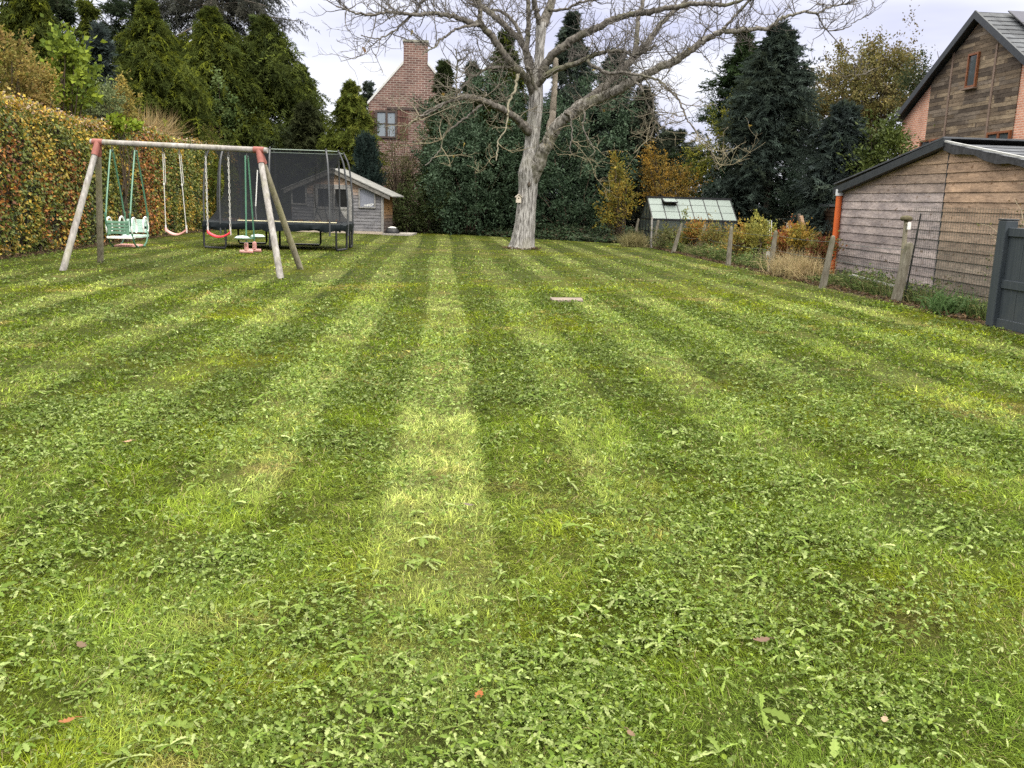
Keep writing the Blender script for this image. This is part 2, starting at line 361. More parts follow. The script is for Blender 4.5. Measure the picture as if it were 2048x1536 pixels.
def wheelmark(x, y):   # the thin dark line a mower wheel leaves along one edge of each pass
    ph = x+.04*np.sin(y*.35)+.10*(vnoise(x, y, 3.5, 31)-.5)+.03*(vnoise(x, y, .5, 32)-.5); fr = ph/1.06-np.floor(ph/1.06)
    return np.clip(np.exp(-((fr-.30)/.045)**2)+.45*np.exp(-((fr-.74)/.035)**2), 0, 1)*sstep(.25, .6, vnoise(x, y*.4, .9, 37))
def lawncol(x, y):
    st = stripe(x, y); far = sstep(2.5, 7, y)
    st = .5+(st-.5)*(.5+.5*far)
    a = fnoise(x, y, 2.2, 3); b = fnoise(x, y, .8, 9); c = fnoise(x, y, 1.4, 21); d = fnoise(x, y, .35, 41)
    col = mixc(CG['dark'], CG['mid'], np.clip(.15+.9*st*(.6+.8*a), 0, 1))
    col = mixc(col, CG['pale'], np.clip(st*(.30*far+(1-.30*far)*sstep(.42, .66, .55*a+.45*b)), 0, 1)*.9)
    col = mixc(col, CG['mark'], wheelmark(x, y)*.75*(.4+.6*far))
    col = mixc(col, CG['lime'], sstep(.52, .72, c)*.6*(1-st*.5))
    col = mixc(col, CG['dry'], sstep(.60, .76, .5*b+.5*d)*.6)
    col = mixc(col, CG['cool'], sstep(.5, .75, fnoise(x, y, 1.1, 55))*.45*(1-.6*far))
    return col
CG = dict(dark=(.094, .136, .009), mid=(.138, .192, .016), pale=(.31, .355, .105), lime=(.20, .235, .008), dry=(.31, .25, .08), cool=(.105, .17, .035), mark=(.05, .085, .008))
# the mown surface: a fine sheet, slightly uneven, each small patch with the tone of its turf
nx, ny = 150, 380
gx = np.linspace(-9.0, 7.6, nx); gy = np.concatenate([np.linspace(-2, 12, 230), np.linspace(12.1, 39.4, ny-230)])
XX, YY = np.meshgrid(gx, gy); ZZ = .0+.03*(fnoise(XX, YY, 1.7, 77)-.5)+.012*(fnoise(XX, YY, .4, 78)-.5)
def gz(x, y): return .03*(fnoise(x, y, 1.7, 77)-.5)+.012*(fnoise(x, y, .4, 78)-.5)
id_ = np.arange(nx*ny).reshape(ny, nx); F = np.stack([id_[:-1, :-1], id_[:-1, 1:], id_[1:, 1:], id_[1:, :-1]], -1).reshape(-1, 4)
cx_ = ((XX[:-1, :-1]+XX[1:, 1:])/2).ravel(); cy_ = ((YY[:-1, :-1]+YY[1:, 1:])/2).ravel()
ins = inlawn(cx_, cy_)
LAWNM = mat('lawn_turf', (.55, .5, .45), (1.05, 1.05, .95), .9, (38, 38, 38), 8, .9, attr=True, spec=.1, lo=.3, hi=.7)
lc = lawncol(cx_, cy_)
lo_ = np_mesh('lawn', np.stack([XX, YY, ZZ], -1).reshape(-1, 3), F[ins], LAWNM, None, (lc*np.array([.36, .33, .4]))[ins], smooth=True)
tag(lo_, 'striped mown lawn reaching from the viewer to the dark trees', kind='structure')

def scatter(n, dmin, dmax, power, half=39.0):
    """points in the wedge of ground in view, thinning with distance."""
    u = rng.random(n); k = 2-power
    d = (dmin**k+u*(dmax**k-dmin**k))**(1/k); a = np.radians(4.6+rng.uniform(-half, half, n))
    x, y = d*np.sin(a), d*np.cos(a); ok = inlawn(x, y); return x[ok], y[ok], d[ok]
def clear(x, y):       # keep the paved plate free
    return ~((x > 1.64) & (x < 2.12) & (y > 13.35) & (y < 13.85))
# grass blades
def blades(n, dmin, dmax, power, w0, l0, half=39.):
    x, y, d = scatter(n, dmin, dmax, power, half); k = clear(x, y); x, y, d = x[k], y[k], d[k]
    tuft = .5*fnoise(x, y, .14, 90)+.5*fnoise(x, y, .6, 91)
    n = len(x); st = stripe(x, y)
    az = rng.random(n)*2*pi; lean = np.radians(np.clip(rng.normal(60, 17, n), 8, 86))
    flow = 2*pi*vnoise(x, y, .45, 95)*2; kf = rng.random(n) < .55; az = np.where(kf, flow+rng.normal(0, .6, n), az); k2 = rng.random(n) < .35; az = np.where(k2, np.where(st > .5, pi/2, -pi/2)+rng.normal(0, .5, n), az)
    L = l0*rng.uniform(.55, 1.45, n)*(.5+.95*sstep(.25, .75, tuft))*np.clip(1.15-d*.012, .6, 1); w = w0*np.clip((d/3)**.85, .8, 7)*rng.uniform(.7, 1.3, n)
    D = np.stack([np.sin(lean)*np.cos(az), np.sin(lean)*np.sin(az), np.cos(lean)], 1)
    P = np.stack([x, y, gz(x, y)-.004], 1); Sd = unit(np.cross(D, rng.standard_normal((n, 3))))
    Sd[:, 2] *= .35; Sd = unit(Sd)
    M1 = P+D*(L*.55)[:, None]; D2 = D.copy(); D2[:, 2] -= .55; D2 = unit(D2); T = M1+D2*(L*.5)[:, None]; T[:, 2] = np.maximum(T[:, 2], P[:, 2]+.006)
    V = np.empty((n, 5, 3)); V[:, 0] = P-Sd*w[:, None]*.5; V[:, 1] = P+Sd*w[:, None]*.5; V[:, 2] = M1+Sd*w[:, None]*.42; V[:, 3] = M1-Sd*w[:, None]*.42; V[:, 4] = T
    i = np.arange(n)[:, None]*5
    F = np.concatenate([i+np.array([0, 1, 2]), i+np.array([0, 2, 3]), i+np.array([3, 2, 4])], 1).reshape(-1, 3)
    c = lawncol(x, y)*rng.lognormal(0, .30, (n, 1))*(.62+.75*sstep(.25, .8, tuft))[:, None]  # tall tufts lighter, gaps darker: sun contrast put into the blade colour
    z = rng.random(n); c = np.where((z < .07)[:, None], np.array([.30, .26, .12])*rng.uniform(.6, 1.2, (n, 1)), c); c = np.where((z > .88)[:, None], c*np.array([1.6, 1.5, 1.7]), c)
    return V, F, c
vs, fs, cs, off = [], [], [], 0
for a in ((430000, 1.9, 7, 1.35, .0027, .043, 42.), (290000, 7, 16, 1.4, .0030, .042, 39.), (170000, 16, 40, 1.2, .0034, .036, 37.)):
    V, F, c = blades(*a); vs.append(V.reshape(-1, 3)); fs.append(F+off); cs.append(np.repeat(c, 3, 0)); off += len(V)*5
o = np_mesh('lawn_grass', np.concatenate(vs), np.concatenate(fs), BLADE, None, np.clip(np.concatenate(cs), 0, 1))
tag(o, 'short mown grass of the striped lawn', kind='stuff')
# clover, daisy and plantain leaves flattened among the grass
def weedden(x, y): return sstep(.40, .62, fnoise(x, y, .9, 61))*(.45+.55*sstep(.38, .6, fnoise(x, y, .3, 66)))
x, y, d = scatter(300000, 1.9, 24, 1.5, 41.); k = (rng.random(len(x)) < (.12+.88*weedden(x, y))*np.where(d < 7, 1, np.clip(1-(d-7)*.1, .22, 1))) & clear(x, y); x, y, d = x[k], y[k], d[k]
n0 = len(x); x, y, d = np.repeat(x, 3), np.repeat(y, 3), np.repeat(d, 3); n = len(x); plz = np.repeat(rng.uniform(.008, .044, n0), 3)
az = np.repeat(rng.random(n0)*2*pi, 3)+np.tile([0, 2.1, 4.2], n0)+rng.normal(0, .25, n); tl = rng.normal(.18, .5, n)
D = np.stack([np.cos(az)*np.cos(tl), np.sin(az)*np.cos(tl), np.sin(tl)], 1); Nn = V3(0, 0, 1)+.55*rng.standard_normal((n, 3))
L = np.repeat(np.clip(rng.lognormal(0, .42, n0), .45, 2.2), 3)*rng.uniform(.8, 1.2, n)*.0115*np.clip((d/4)**.6, .8, 2.4)
wc = palette([(.08, .13, .02), (.15, .21, .045), (.27, .33, .12), (.13, .175, .018)], n, [.27, .33, .20, .20], .18)
wc = wc*(.72+.5*stripe(x, y)*sstep(3, 8, y)+.28*sstep(8, 3, y))[:, None]
def ovals(name, P, D, Nn, L, Wd, col, m, cup=.2):
    """rounded leaves: a six-sided blade either side of the midrib, cupped."""
    n = len(P); D = unit(D); Nn = unit(Nn-D*np.sum(Nn*D, 1, keepdims=True)); Sd = np.cross(D, Nn)
    t = np.array([0, .28, .68, 1, .68, .28]); w = np.array([0, .44, .42, 0, -.42, -.44]); L = L[:, None, None]; Wd = Wd[:, None, None]
    V = P[:, None]+D[:, None]*L*t[None, :, None]+Sd[:, None]*Wd*w[None, :, None]+Nn[:, None]*Wd*cup*(np.abs(w)*2)[None, :, None]-V3(0, 0, 1)*L*.16*(t**2)[None, :, None]
    i = np.arange(n)[:, None]*6; F = np.concatenate([i+np.array([0, 1, 2, 3]), i+np.array([0, 3, 4, 5])], 1).reshape(-1, 4)
    c2 = np.repeat(np.clip(col, 0, 1), 2, 0)
    return np_mesh(name, V.reshape(-1, 3), F, m, None, c2)
o = ovals('clover_cover', np.stack([x, y, gz(x, y)+plz+rng.normal(0, .002, n)], 1), D, Nn, L, L*rng.uniform(.5, .9, n), wc, LEAF, .22)
tag(o, 'small clover and daisy leaves flattened among the mown grass', kind='stuff')
# dandelion rosettes: long toothed leaves fanned flat from one crown
def rosettes(n, dmin, dmax):
    x, y, d = scatter(n, dmin, dmax, 1.5, 40.); k = (rng.random(len(x)) < .22+.78*weedden(x, y)) & clear(x, y); x, y = x[k], y[k]; n = len(x)
    per = 6; cxy = np.repeat(np.stack([x, y, gz(x, y)+rng.uniform(.012, .036, n)], 1), per, 0); N = n*per
    az = rng.random(N)*2*pi; L = np.repeat(np.clip(rng.lognormal(-3.2, .38, n), .022, .085), per)*rng.uniform(.6, 1.15, N); W_ = L*rng.uniform(.2, .34, N); tl = rng.normal(.22, .2, N)
    D = np.stack([np.cos(az)*np.cos(tl), np.sin(az)*np.cos(tl), np.sin(tl)], 1); Sd = unit(np.cross(D, V3(0, 0, 1)+.3*rng.standard_normal((N, 3)))); Up = np.cross(Sd, D)
    prof = np.array([.12, .3, .55, .34, .9, .5, 1.0, .55, .85, .02]); tt = np.linspace(0, 1, 10)
    cen = cxy[:, None]+D[:, None]*(L[:, None]*tt)[..., None]+V3(0, 0, 1)*(-.35*L[:, None]*tt**2)[..., None]
    hw = (W_[:, None]*prof*.5)[..., None]; lift = Up[:, None]*(W_[:, None]*prof*.18)[..., None]
    V = np.stack([cen+Sd[:, None]*hw+lift, cen, cen-Sd[:, None]*hw+lift], 2)  # N,10,3,3
    V[..., 2] = np.maximum(V[..., 2], .006)
    idx = np.arange(N*30).reshape(N, 10, 3)
    F = np.concatenate([np.stack([idx[:, :-1, j], idx[:, 1:, j], idx[:, 1:, j+1], idx[:, :-1, j+1]], -1).reshape(-1, 4) for j in (0, 1)], 0)
    pc = palette([(.10, .16, .02), (.16, .22, .045), (.29, .335, .13)], N, [.36, .38, .26], .15)
    fc = np.concatenate([np.repeat(pc, 9, 0), np.repeat(pc*1.12, 9, 0)], 0)
    return V.reshape(-1, 3), F, fc
V, F, c = rosettes(9500, 1.9, 13)
o = np_mesh('weed_rosettes', V, F, LEAF, None, np.clip(c, 0, 1)); tag(o, 'toothed dandelion leaves lying flat in the lawn', kind='stuff')

# ------------------------------------------------------------------ far edge: ivy, dead leaves and rough grass under the trees
def along(pts, n):
    pts = np.asarray(pts, float); s = np.r_[0, np.cumsum(np.linalg.norm(np.diff(pts, axis=0), axis=1))]; u = rng.random(n)*s[-1]
    return np.stack([np.interp(u, s, pts[:, i]) for i in range(pts.shape[1])], 1)
n = 26000
e = along([(-2.0, 39.5), (1.5, 38.0), (4, 35.6), (6.6, 33.5), (7.6, 31.5)], n); back = rng.random(n)**1.2*4.5
x = e[:, 0]+back*.35; y = e[:, 1]+back; hgt = .12+.55*fnoise(x, y, 1.0, 5)*sstep(0, 1.2, back)
z = rng.random(n)*hgt*1.3
D = rng.standard_normal((n, 3)); D[:, 2] = .2*D[:, 2]-.15; Nn = rng.standard_normal((n, 3))*.6+V3(0, -.5, .6)
o = leaves('ivy_undergrowth', np.stack([x, y, z], 1), D, Nn, rng.uniform(.06, .15, n), rng.uniform(.05, .11, n),
           palette([(.022, .04, .018), (.035, .06, .025), (.05, .055, .03), (.06, .035, .022)], n, [.4, .3, .2, .1]), GLOSSY)
tag(o, 'dark ivy and fallen leaves under the evergreen trees', kind='stuff')
def grassclump(P, L, w, cols, lean=.5, name='grass', m=BLADE):
    n = len(P); az = rng.random(n)*2*pi; ln = np.abs(rng.normal(lean, .3, n))
    D = np.stack([np.sin(ln)*np.cos(az), np.sin(ln)*np.sin(az), np.cos(ln)], 1); Sd = unit(np.cross(D, rng.standard_normal((n, 3))))
    L = L*rng.uniform(.5, 1.2, n); V = np.empty((n, 5, 3)); w = w*rng.uniform(.7, 1.3, (n, 1))
    M1 = P+D*(L*.55)[:, None]; D2 = D.copy(); D2[:, 2] -= .75; T = M1+unit(D2)*(L*.5)[:, None]
    V[:, 0] = P-Sd*w*.5; V[:, 1] = P+Sd*w*.5; V[:, 2] = M1+Sd*w*.4; V[:, 3] = M1-Sd*w*.4; V[:, 4] = T
    i = np.arange(n)[:, None]*5
    F = np.concatenate([i+np.array([0, 1, 2]), i+np.array([0, 2, 3]), i+np.array([3, 2, 4])], 1).reshape(-1, 3)
    return V.reshape(-1, 3), F, np.repeat(np.clip(cols, 0, 1), 3, 0)
# rough verge along the posts and below the timber garage
n = 9000
e = along([(7.3, 31.5), (7.5, 20), (7.62, 16.5), (7.7, 14.5), (7.62, 11.4), (7.55, 8.5)], n); e[:, 0] += np.abs(rng.normal(0, .38, n))*np.where(e[:, 1] < 18, .8, 1.)
dens = fnoise(e[:, 0], e[:, 1], .7, 15); k = dens > .36; e = e[k]; n = len(e)
gc = palette([(.09, .13, .035), (.13, .15, .05), (.22, .19, .09), (.06, .10, .03)], n, [.3, .25, .2, .25])
V, F, c = grassclump(np.c_[e, np.zeros(n)], .22+.22*dens[k], .011, gc, .55)
o = np_mesh('verge_grass', V, F, BLADE, None, c); tag(o, 'rough uncut grass along the concrete posts', kind='stuff')
n = 15000
e = along([(7.35, 30.5), (7.5, 20), (7.62, 16.5), (7.75, 14.5), (7.65, 11.2)], n); e[:, 0] += np.abs(rng.normal(0, .36, n))
dens = fnoise(e[:, 0], e[:, 1], .8, 115); k = dens > .42; e = e[k]; n = len(e)
z = rng.random(n)**1.3*(.10+.42*(dens[k]-.42)*2.2); D = rng.standard_normal((n, 3))*[1, 1, .4]; Nn = rng.standard_normal((n, 3))*.5+V3(-.3, -.2, .7)
o = leaves('verge_weeds', np.c_[e, z+.02], D, Nn, rng.uniform(.04, .10, n), rng.uniform(.02, .05, n),
           palette([(.06, .10, .028), (.10, .145, .04), (.17, .19, .06), (.13, .10, .055)], n, [.3, .3, .25, .15]), LEAF)
tag(o, 'low leafy weeds along the foot of the post fence', kind='stuff')
# dead leaves and bare soil litter on the strip below the hedge and below the posts
n = 5200
ea = along([(-9.0, 8), (-8.95, 37)], n//2); ea[:, 0] += rng.normal(-.03, .14, n//2)
eb = along([(7.2, 31), (7.32, 20), (7.4, 14.4), (7.35, 11.4)], n-n//2); eb[:, 0] += rng.normal(.06, .10, n-n//2)
er = rng.normal(0, 1, (420, 2)); er = er/np.linalg.norm(er, axis=1, keepdims=True)*(.36+np.abs(rng.normal(0, .14, (420, 1))))*[1, .9]+G(1043, 498)[:2]
e = np.r_[ea, eb, er]; n = len(e); D = rng.standard_normal((n, 3))*[1, 1, .25]
o = leaves('leaf_litter', np.c_[e, rng.uniform(.01, .05, n)], D, rng.standard_normal((n, 3))*.5+V3(0, 0, 1), rng.uniform(.04, .08, n), rng.uniform(.03, .05, n),
           palette([(.09, .06, .035), (.14, .09, .045), (.06, .045, .03)], n), LEAF)
tag(o, 'dry brown leaf litter along the lawn edges', kind='stuff')

# ------------------------------------------------------------------ buildings
GREYW = mat('weathered_boards', (1.12, 1.1, 1.08), (.62, .62, .64), .9, (1.6, 1.6, 7), 9, .25, attr=True, grain=(9, 9, 55), knots=((7, 7, 11), (.42, .36, .30)), spec=.06)
GREYP = mat('grey_paint_timber', (.21, .21, .205), (.30, .29, .28), .8, (5, 5, 5), 6, .2, grain=(20, 20, 20))
BLACKM = mat('inside_shade_black', (.006, .006, .007), (.01, .01, .01), .6, spec=.2)  # near-black colour stands in for unlit insides behind openings and panes
DARKTRIM = mat('anthracite_trim', (.022, .026, .031), (.034, .038, .043), .5, (6, 6, 6), spec=.35)
SLATE = mat('slate_roof', (.042, .045, .052), (.075, .08, .088), .7, (3, 3, 3), 8, .3, attr=True, spec=.25)
CONC = mat('concrete', (.10, .088, .066), (.20, .185, .15), .95, (14, 14, 5), 10, .6, stain=(.09, .095, .045), stain_scale=2.5, spec=.1)
CONC2 = mat('pale_concrete', (.26, .24, .21), (.36, .33, .29), .95, (9, 9, 9), 8, .4, spec=.1)
def clad(P0, ud, nrm, W_, hfun, bh, colfn, mb=None, thick=.022, breaks=None, lap=.02, u0=0., z0=0.):
    """horizontal boards on the wall through P0 along ud, each cut to the line of the roof (hfun gives the wall's height at u)."""
    mb = mb or MB(); us = np.linspace(u0, W_, 120); hs = np.array([hfun(u) for u in us]); z = z0; k = 0
    while z < hs.max()-.01:
        zt = min(z+bh, hs.max()); zb = z
        ok = us[hs > zb+.002]
        if len(ok) > 1:
            a, b = ok[0], ok[-1]; okt = us[hs >= zt]; ta, tb = (okt[0], okt[-1]) if len(okt) > 1 else ((a+b)/2-.02, (a+b)/2+.02)
            cuts = [a]+([q for q in breaks(k) if a+.3 < q < b-.3] if breaks else [])+[b]
            for i in range(len(cuts)-1):
                lo, hi = cuts[i]+(.003 if i else 0), cuts[i+1]
                lt, ht = max(lo, ta), min(hi, tb)
                if lt >= ht: lt = ht = min(max((lo+hi)/2, ta), tb); lt -= .005; ht += .005
                j0 = V3(0, 0, 0)
                Pt = lambda u, zz, n_: np.asarray(P0)+np.asarray(ud)*u+V3(0, 0, zz)+np.asarray(nrm)*n_
                zl = zb-.012 if k else zb
                mb.hexa([Pt(lo, zl, 0), Pt(hi, zl, 0), Pt(hi, zl, thick+lap), Pt(lo, zl, thick+lap), Pt(lt, zt, 0), Pt(ht, zt, 0), Pt(ht, zt, thick), Pt(lt, zt, thick)], colfn((lo+hi)/2, (zb+zt)/2))
        z += bh; k += 1
    return mb

# --- timber garage: its gable faces the lawn, the ridge runs away from it
gX = 8.9; Yl, Yr, Yk = 19.88, 11.5, 15.72; He, Hk = 1.90, 2.60
ga = thing('timber_garage', (gX, Yk, 0), 'low timber clad garage with a shallow slate roof and orange downpipe', 'garage')
core = MB()
core.add([(gX+.03, Yl, 0), (gX+.03, Yr, 0), (gX+.03, Yr, He-.04), (gX+.03, Yk, Hk-.04), (gX+.03, Yl, He-.04), (15, Yl, 0), (15, Yr, 0), (15, Yr, He-.04), (15, Yk, Hk-.04), (15, Yl, He-.04)],
         [(0, 1, 2, 3, 4), (9, 8, 7, 6, 5), (0, 4, 9, 5), (1, 6, 7, 2), (0, 5, 6, 1), (2, 7, 8, 3), (3, 8, 9, 4)], (.05, .04, .035))
core.build('wall_core', mat('dark_backing', (.05, .045, .04), rough=.9), ga)
def gh(u): y = Yl-u; return He+(Hk-He)*(1-abs(y-Yk)/(Yl-Yk)) if y > Yk else He+(Hk-He)*(1-(Yk-y)/(Yk-Yr))
rb = np.random.default_rng(3)
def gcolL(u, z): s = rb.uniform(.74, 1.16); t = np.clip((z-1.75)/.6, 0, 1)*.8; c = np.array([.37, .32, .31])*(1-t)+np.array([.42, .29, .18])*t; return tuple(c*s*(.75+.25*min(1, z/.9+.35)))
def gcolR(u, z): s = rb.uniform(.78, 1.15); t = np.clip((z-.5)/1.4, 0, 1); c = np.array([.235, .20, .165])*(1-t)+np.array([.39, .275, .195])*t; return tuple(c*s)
clad((gX, Yl, 0), (0, -1, 0), (-1, 0, 0), Yl-Yk-.012, gh, .168, gcolL, breaks=lambda k: [rb.uniform(.6, 3.6)] if k % 3 == 1 else []).build('grey_cladding', GREYW, ga)
clad((gX, Yl, 0), (0, -1, 0), (-1, 0, 0), Yl-Yr, gh, .168, gcolR, u0=Yl-Yk+.012, breaks=lambda k: [Yl-Yk+rb.uniform(.5, 3.4), ] if k % 2 else []).build('brown_cladding', GREYW, ga)
MB().box((gX-.034, Yk, 1.25), (.012, .022, 2.5), None).build('joint_strip', DARKTRIM, ga)
vs_ = V3(0, 0, .20); tr = MB(); tr.prism([(gX-.17, Yl+.22, He-.10), (gX-.17, Yk, Hk+.02), (gX-.17, Yk, Hk+.155), (gX-.17, Yl+.22, He+.055)], (.14, 0, 0))
tr.build('verge_board', DARKTRIM, ga)
# slope towards the viewer: slates on dark felt, with a pale metal edge
sr = MB(); nrow = 9; slx = 26; dn = unit(V3(0, -(Hk-He)/(Yk-Yr), 1)*V3(1, -1, 1)); dd = V3(0, Yr-.3-Yk, -(Hk-He)*(Yk-Yr+.3)/(Yk-Yr))
dn = unit(np.cross(V3(1, 0, 0), dd)); dn = dn if dn[2] > 0 else -dn
for r_ in range(nrow):
    a = V3(gX-.12, Yk, Hk+.06)+dd*(r_/nrow); b = V3(gX-.12, Yk, Hk+.06)+dd*((r_+1)/nrow)
    for q in range(15):
        sh = rb.uniform(.8, 1.25); x0 = q*.42+(.21 if r_ % 2 else 0)-.2; x1 = min(x0+.412, 6.2); x0 = max(x0, 0)
        P = [a+V3(x0, 0, 0), a+V3(x1, 0, 0), b+V3(x1, 0, 0)+dn*.012, b+V3(x0, 0, 0)+dn*.012]
        sr.hexa(P+[p+dn*.010 for p in P], (sh, sh, sh*1.03))
sr.build('slate_roof', SLATE, ga)
a = V3(gX-.15, Yk+.02, Hk+.03); 
MB().prism([a+V3(0, 0, .10), a+V3(0, 0, .07), a+dd+V3(0, 0, .07), a+dd+V3(0, 0, .10)], (.05, 0, 0)).build('roof_edge_strip', mat('zinc', (.30, .30, .29), (.42, .42, .41), .5, (5, 5, 5), spec=.5), ga)
fe = MB(); ur = np.linspace(0, 1, 15)
for i in range(14):
    w0, w1 = .12+.035*sin(i*1.7), .12+.035*sin((i+1)*1.7); p, q = a+dd*ur[i]+V3(.01, 0, .05), a+dd*ur[i+1]+V3(.01, 0, .05)
    fe.prism([p, q, q-V3(0, 0, w1), p-V3(0, 0, w0)], (.03, 0, 0), (1, 1, 1))
fe.build('roofing_felt', mat('felt', (.02, .02, .022), (.045, .045, .05), .7, (9, 9, 9), 6, .5), ga)
fl = MB(); b_ = V3(0, Yl+.22-Yk, -(Hk-He)*(Yl+.22-Yk)/(Yl-Yk)); a = V3(gX-.17, Yk, Hk+.16); n2 = unit(np.cross(V3(1, 0, 0), b_)); n2 = n2 if n2[2] > 0 else -n2
P = [a, a+V3(6.2, 0, 0), a+V3(6.2, 0, 0)+b_, a+b_]; fl.hexa(P+[p+n2*.03 for p in P]); fl.build('far_roof_slope', SLATE, ga)
ORG = mat('orange_plastic', (.50, .095, .02), (.58, .125, .028), .45, (3, 3, 3), spec=.4)
dp = MB(); dp.tube([(gX-.10, Yl+.02, He-.10), (gX-.10, Yl+.02, .85)], .068, 14); dp.tube([(gX-.10, Yl+.02, .86), (gX-.10, Yl+.02, .05)], .060, 14)
d_ = dp.build('downpipe', ORG, ga, True); MB().tube([(gX-.10, Yl+.02, He+.02), (gX-.10, Yl+.02, He-.12)], .088, 14, (.9, .9, .9)).build('pipe_collar', mat('pale_metal', (.55, .56, .58), rough=.4), d_, True)

# --- brick and timber house beyond the garage
hX = 18.0
HP = lambda px, py: AX(px, py, hX)
hl, ha = HP(1798, 246), HP(1966, 30); hYl, hYa = hl[1], ha[1]; hYr = 2*hYa-hYl; hE, hA = hl[2], ha[2]
ho = thing('brick_house', (hX, hYa, 0), 'tall orange brick house with a timber clad gable and solar panels', 'house')
ORB = brickmat('orange_brick', 1, (.52, .235, .155), (.60, .30, .20), (.60, .45, .36), .22, .078, .013)
bw_ = MB(); bw_.add([(hX, hYl-.25, 0), (hX, hYr+.25, 0), (hX, hYr+.25, hE), (hX, hYa, hA-.12), (hX, hYl-.25, hE), (hX+9, hYl-.25, 0), (hX+9, hYr+.25, 0), (hX+9, hYr+.25, hE), (hX+9, hYa, hA-.12), (hX+9, hYl-.25, hE)],
                    [(0, 1, 2, 3, 4), (9, 8, 7, 6, 5), (0, 4, 9, 5), (1, 6, 7, 2), (2, 7, 8, 3), (3, 8, 9, 4)])
bw_.build('brick_wall', ORB, ho)
yc0, yc1 = HP(1856, 240)[1], HP(2034, 210)[1]
def hh(u): y = yc0-u; return hE+(hA-.15-hE)*(1-abs(y-hYa)/(hYl-hYa)) - .02
cb = [(.16, .125, .09), (.205, .16, .115), (.105, .085, .068), (.27, .215, .15), (.175, .145, .115)]
def hcol(u, z): c = np.array(cb[rb.integers(5)]); return tuple(c*rb.uniform(.85, 1.2))
clad((hX-.005, yc0, 0), (0, -1, 0), (-1, 0, 0), yc0-yc1, hh, .135, hcol, z0=2.2, breaks=lambda k: list(np.sort(rb.uniform(.3, yc0-yc1, 5))), lap=.008).build('timber_cladding', GREYW, ho)
STR = mat('cover_strip', (.15, .105, .08), (.21, .15, .115), .8, (6, 6, 6))
for (p, q) in (((1911, 105), (1888, 284)), ((1998, 88), (1972, 287))):
    a, b = HP(*p), HP(*q); y = (a[1]+b[1])/2
    MB().box((hX-.045, y, (a[2]+2.0)/2), (.03, .10, a[2]-2.0)).build('cover_strip', STR, ho)
WFR = mat('window_wood', (.14, .048, .018), (.21, .078, .03), .5, (7, 7, 7))
GLS = mat('window_glass', (.05, .06, .065), (.08, .09, .095), .06, (.8, .8, .8), spec=.9)
GLP = mat('window_blind', (.45, .47, .48), (.5, .52, .52), .25, spec=.6)
def winX(pts, fr=.075, mull=0, pale=True):
    q = [HP(*p) for p in pts]; y0, y1 = max(p[1] for p in q), min(p[1] for p in q); z0, z1 = min(p[2] for p in q), max(p[2] for p in q)
    m_ = MB(); x = hX-.075
    for yy in (y0-fr/2, y1+fr/2): m_.box((x, yy, (z0+z1)/2), (.09, fr, z1-z0))
    for zz in (z0+fr/2, z1-fr/2): m_.box((x, (y0+y1)/2, zz), (.09, y0-y1-2*fr, fr))
    for i in range(mull): m_.box((x, y0+(y1-y0)*(i+1)/(mull+1), (z0+z1)/2), (.086, .10, z1-z0-2*fr))
    w = m_.build('window', WFR, ho, bevel=.008)
    MB().box((hX-.06, (y0+y1)/2, (z0+z1)/2), (.02, y0-y1-2*fr+.01, z1-z0-2*fr+.01)).build('pane', GLS, w)
    MB().box((hX-.13, (y0+y1)/2, z0-.03), (.16, y0-y1+.14, .05)).build('sill', STR, w)
    return w
winX([(1934, 178), (1964, 103)]); winX([(1843, 303), (1888, 276)], mull=1); winX([(1976, 293), (2027, 260)], mull=1)
# roof: two slopes with an overhanging dark verge, slates on the slope towards the garden gate
def slope(mb, y1, z1, rows, ncol, x0, x1, cols=(.8, 1.2)):
    dd = V3(0, y1-hYa, z1-hA); nn = unit(np.cross(V3(1, 0, 0), dd)); nn = nn if nn[2] > 0 else -nn; wd = (x1-x0)/ncol
    for r_ in range(rows):
        a = V3(x0, hYa, hA+.06)+dd*(r_/rows); b = V3(x0, hYa, hA+.06)+dd*((r_+1)/rows)
        for q in range(ncol):
            sh = rb.uniform(*cols); s0 = q*wd; s1 = s0+wd-.006
            P = [a+V3(s0, 0, 0), a+V3(s1, 0, 0), b+V3(s1, 0, 0)+nn*.02, b+V3(s0, 0, 0)+nn*.02]; mb.hexa(P+[p+nn*.012 for p in P], (sh, sh, sh))
    return dd, nn
k_ = (hA-hE)/(hYl-hYa)
rf = MB(); dd, nn = slope(rf, hYr-.3, hE-.3*k_, 18, 20, hX-.28, hX+9.2); rf.build('slate_slope', SLATE, ho)
r2 = MB(); dl = V3(0, hYl+.02-hYa, -(hYl+.02-hYa)*k_); n2 = unit(np.cross(dl, V3(1, 0, 0))); n2 = n2 if n2[2] > 0 else -n2
a = V3(hX-.28, hYa, hA+.06); P = [a, a+V3(9.4, 0, 0), a+V3(9.4, 0, 0)+dl, a+dl]; r2.hexa(P+[p+n2*.05 for p in P]); r2.build('far_slope', SLATE, ho)
for e_ in (dl, dd):
    a = V3(hX-.30, hYa, hA+.14); MB().prism([a, a+e_, a+e_-V3(0, 0, .26), a-V3(0, 0, .26)], (.06, 0, 0)).build('verge_board', DARKTRIM, ho)
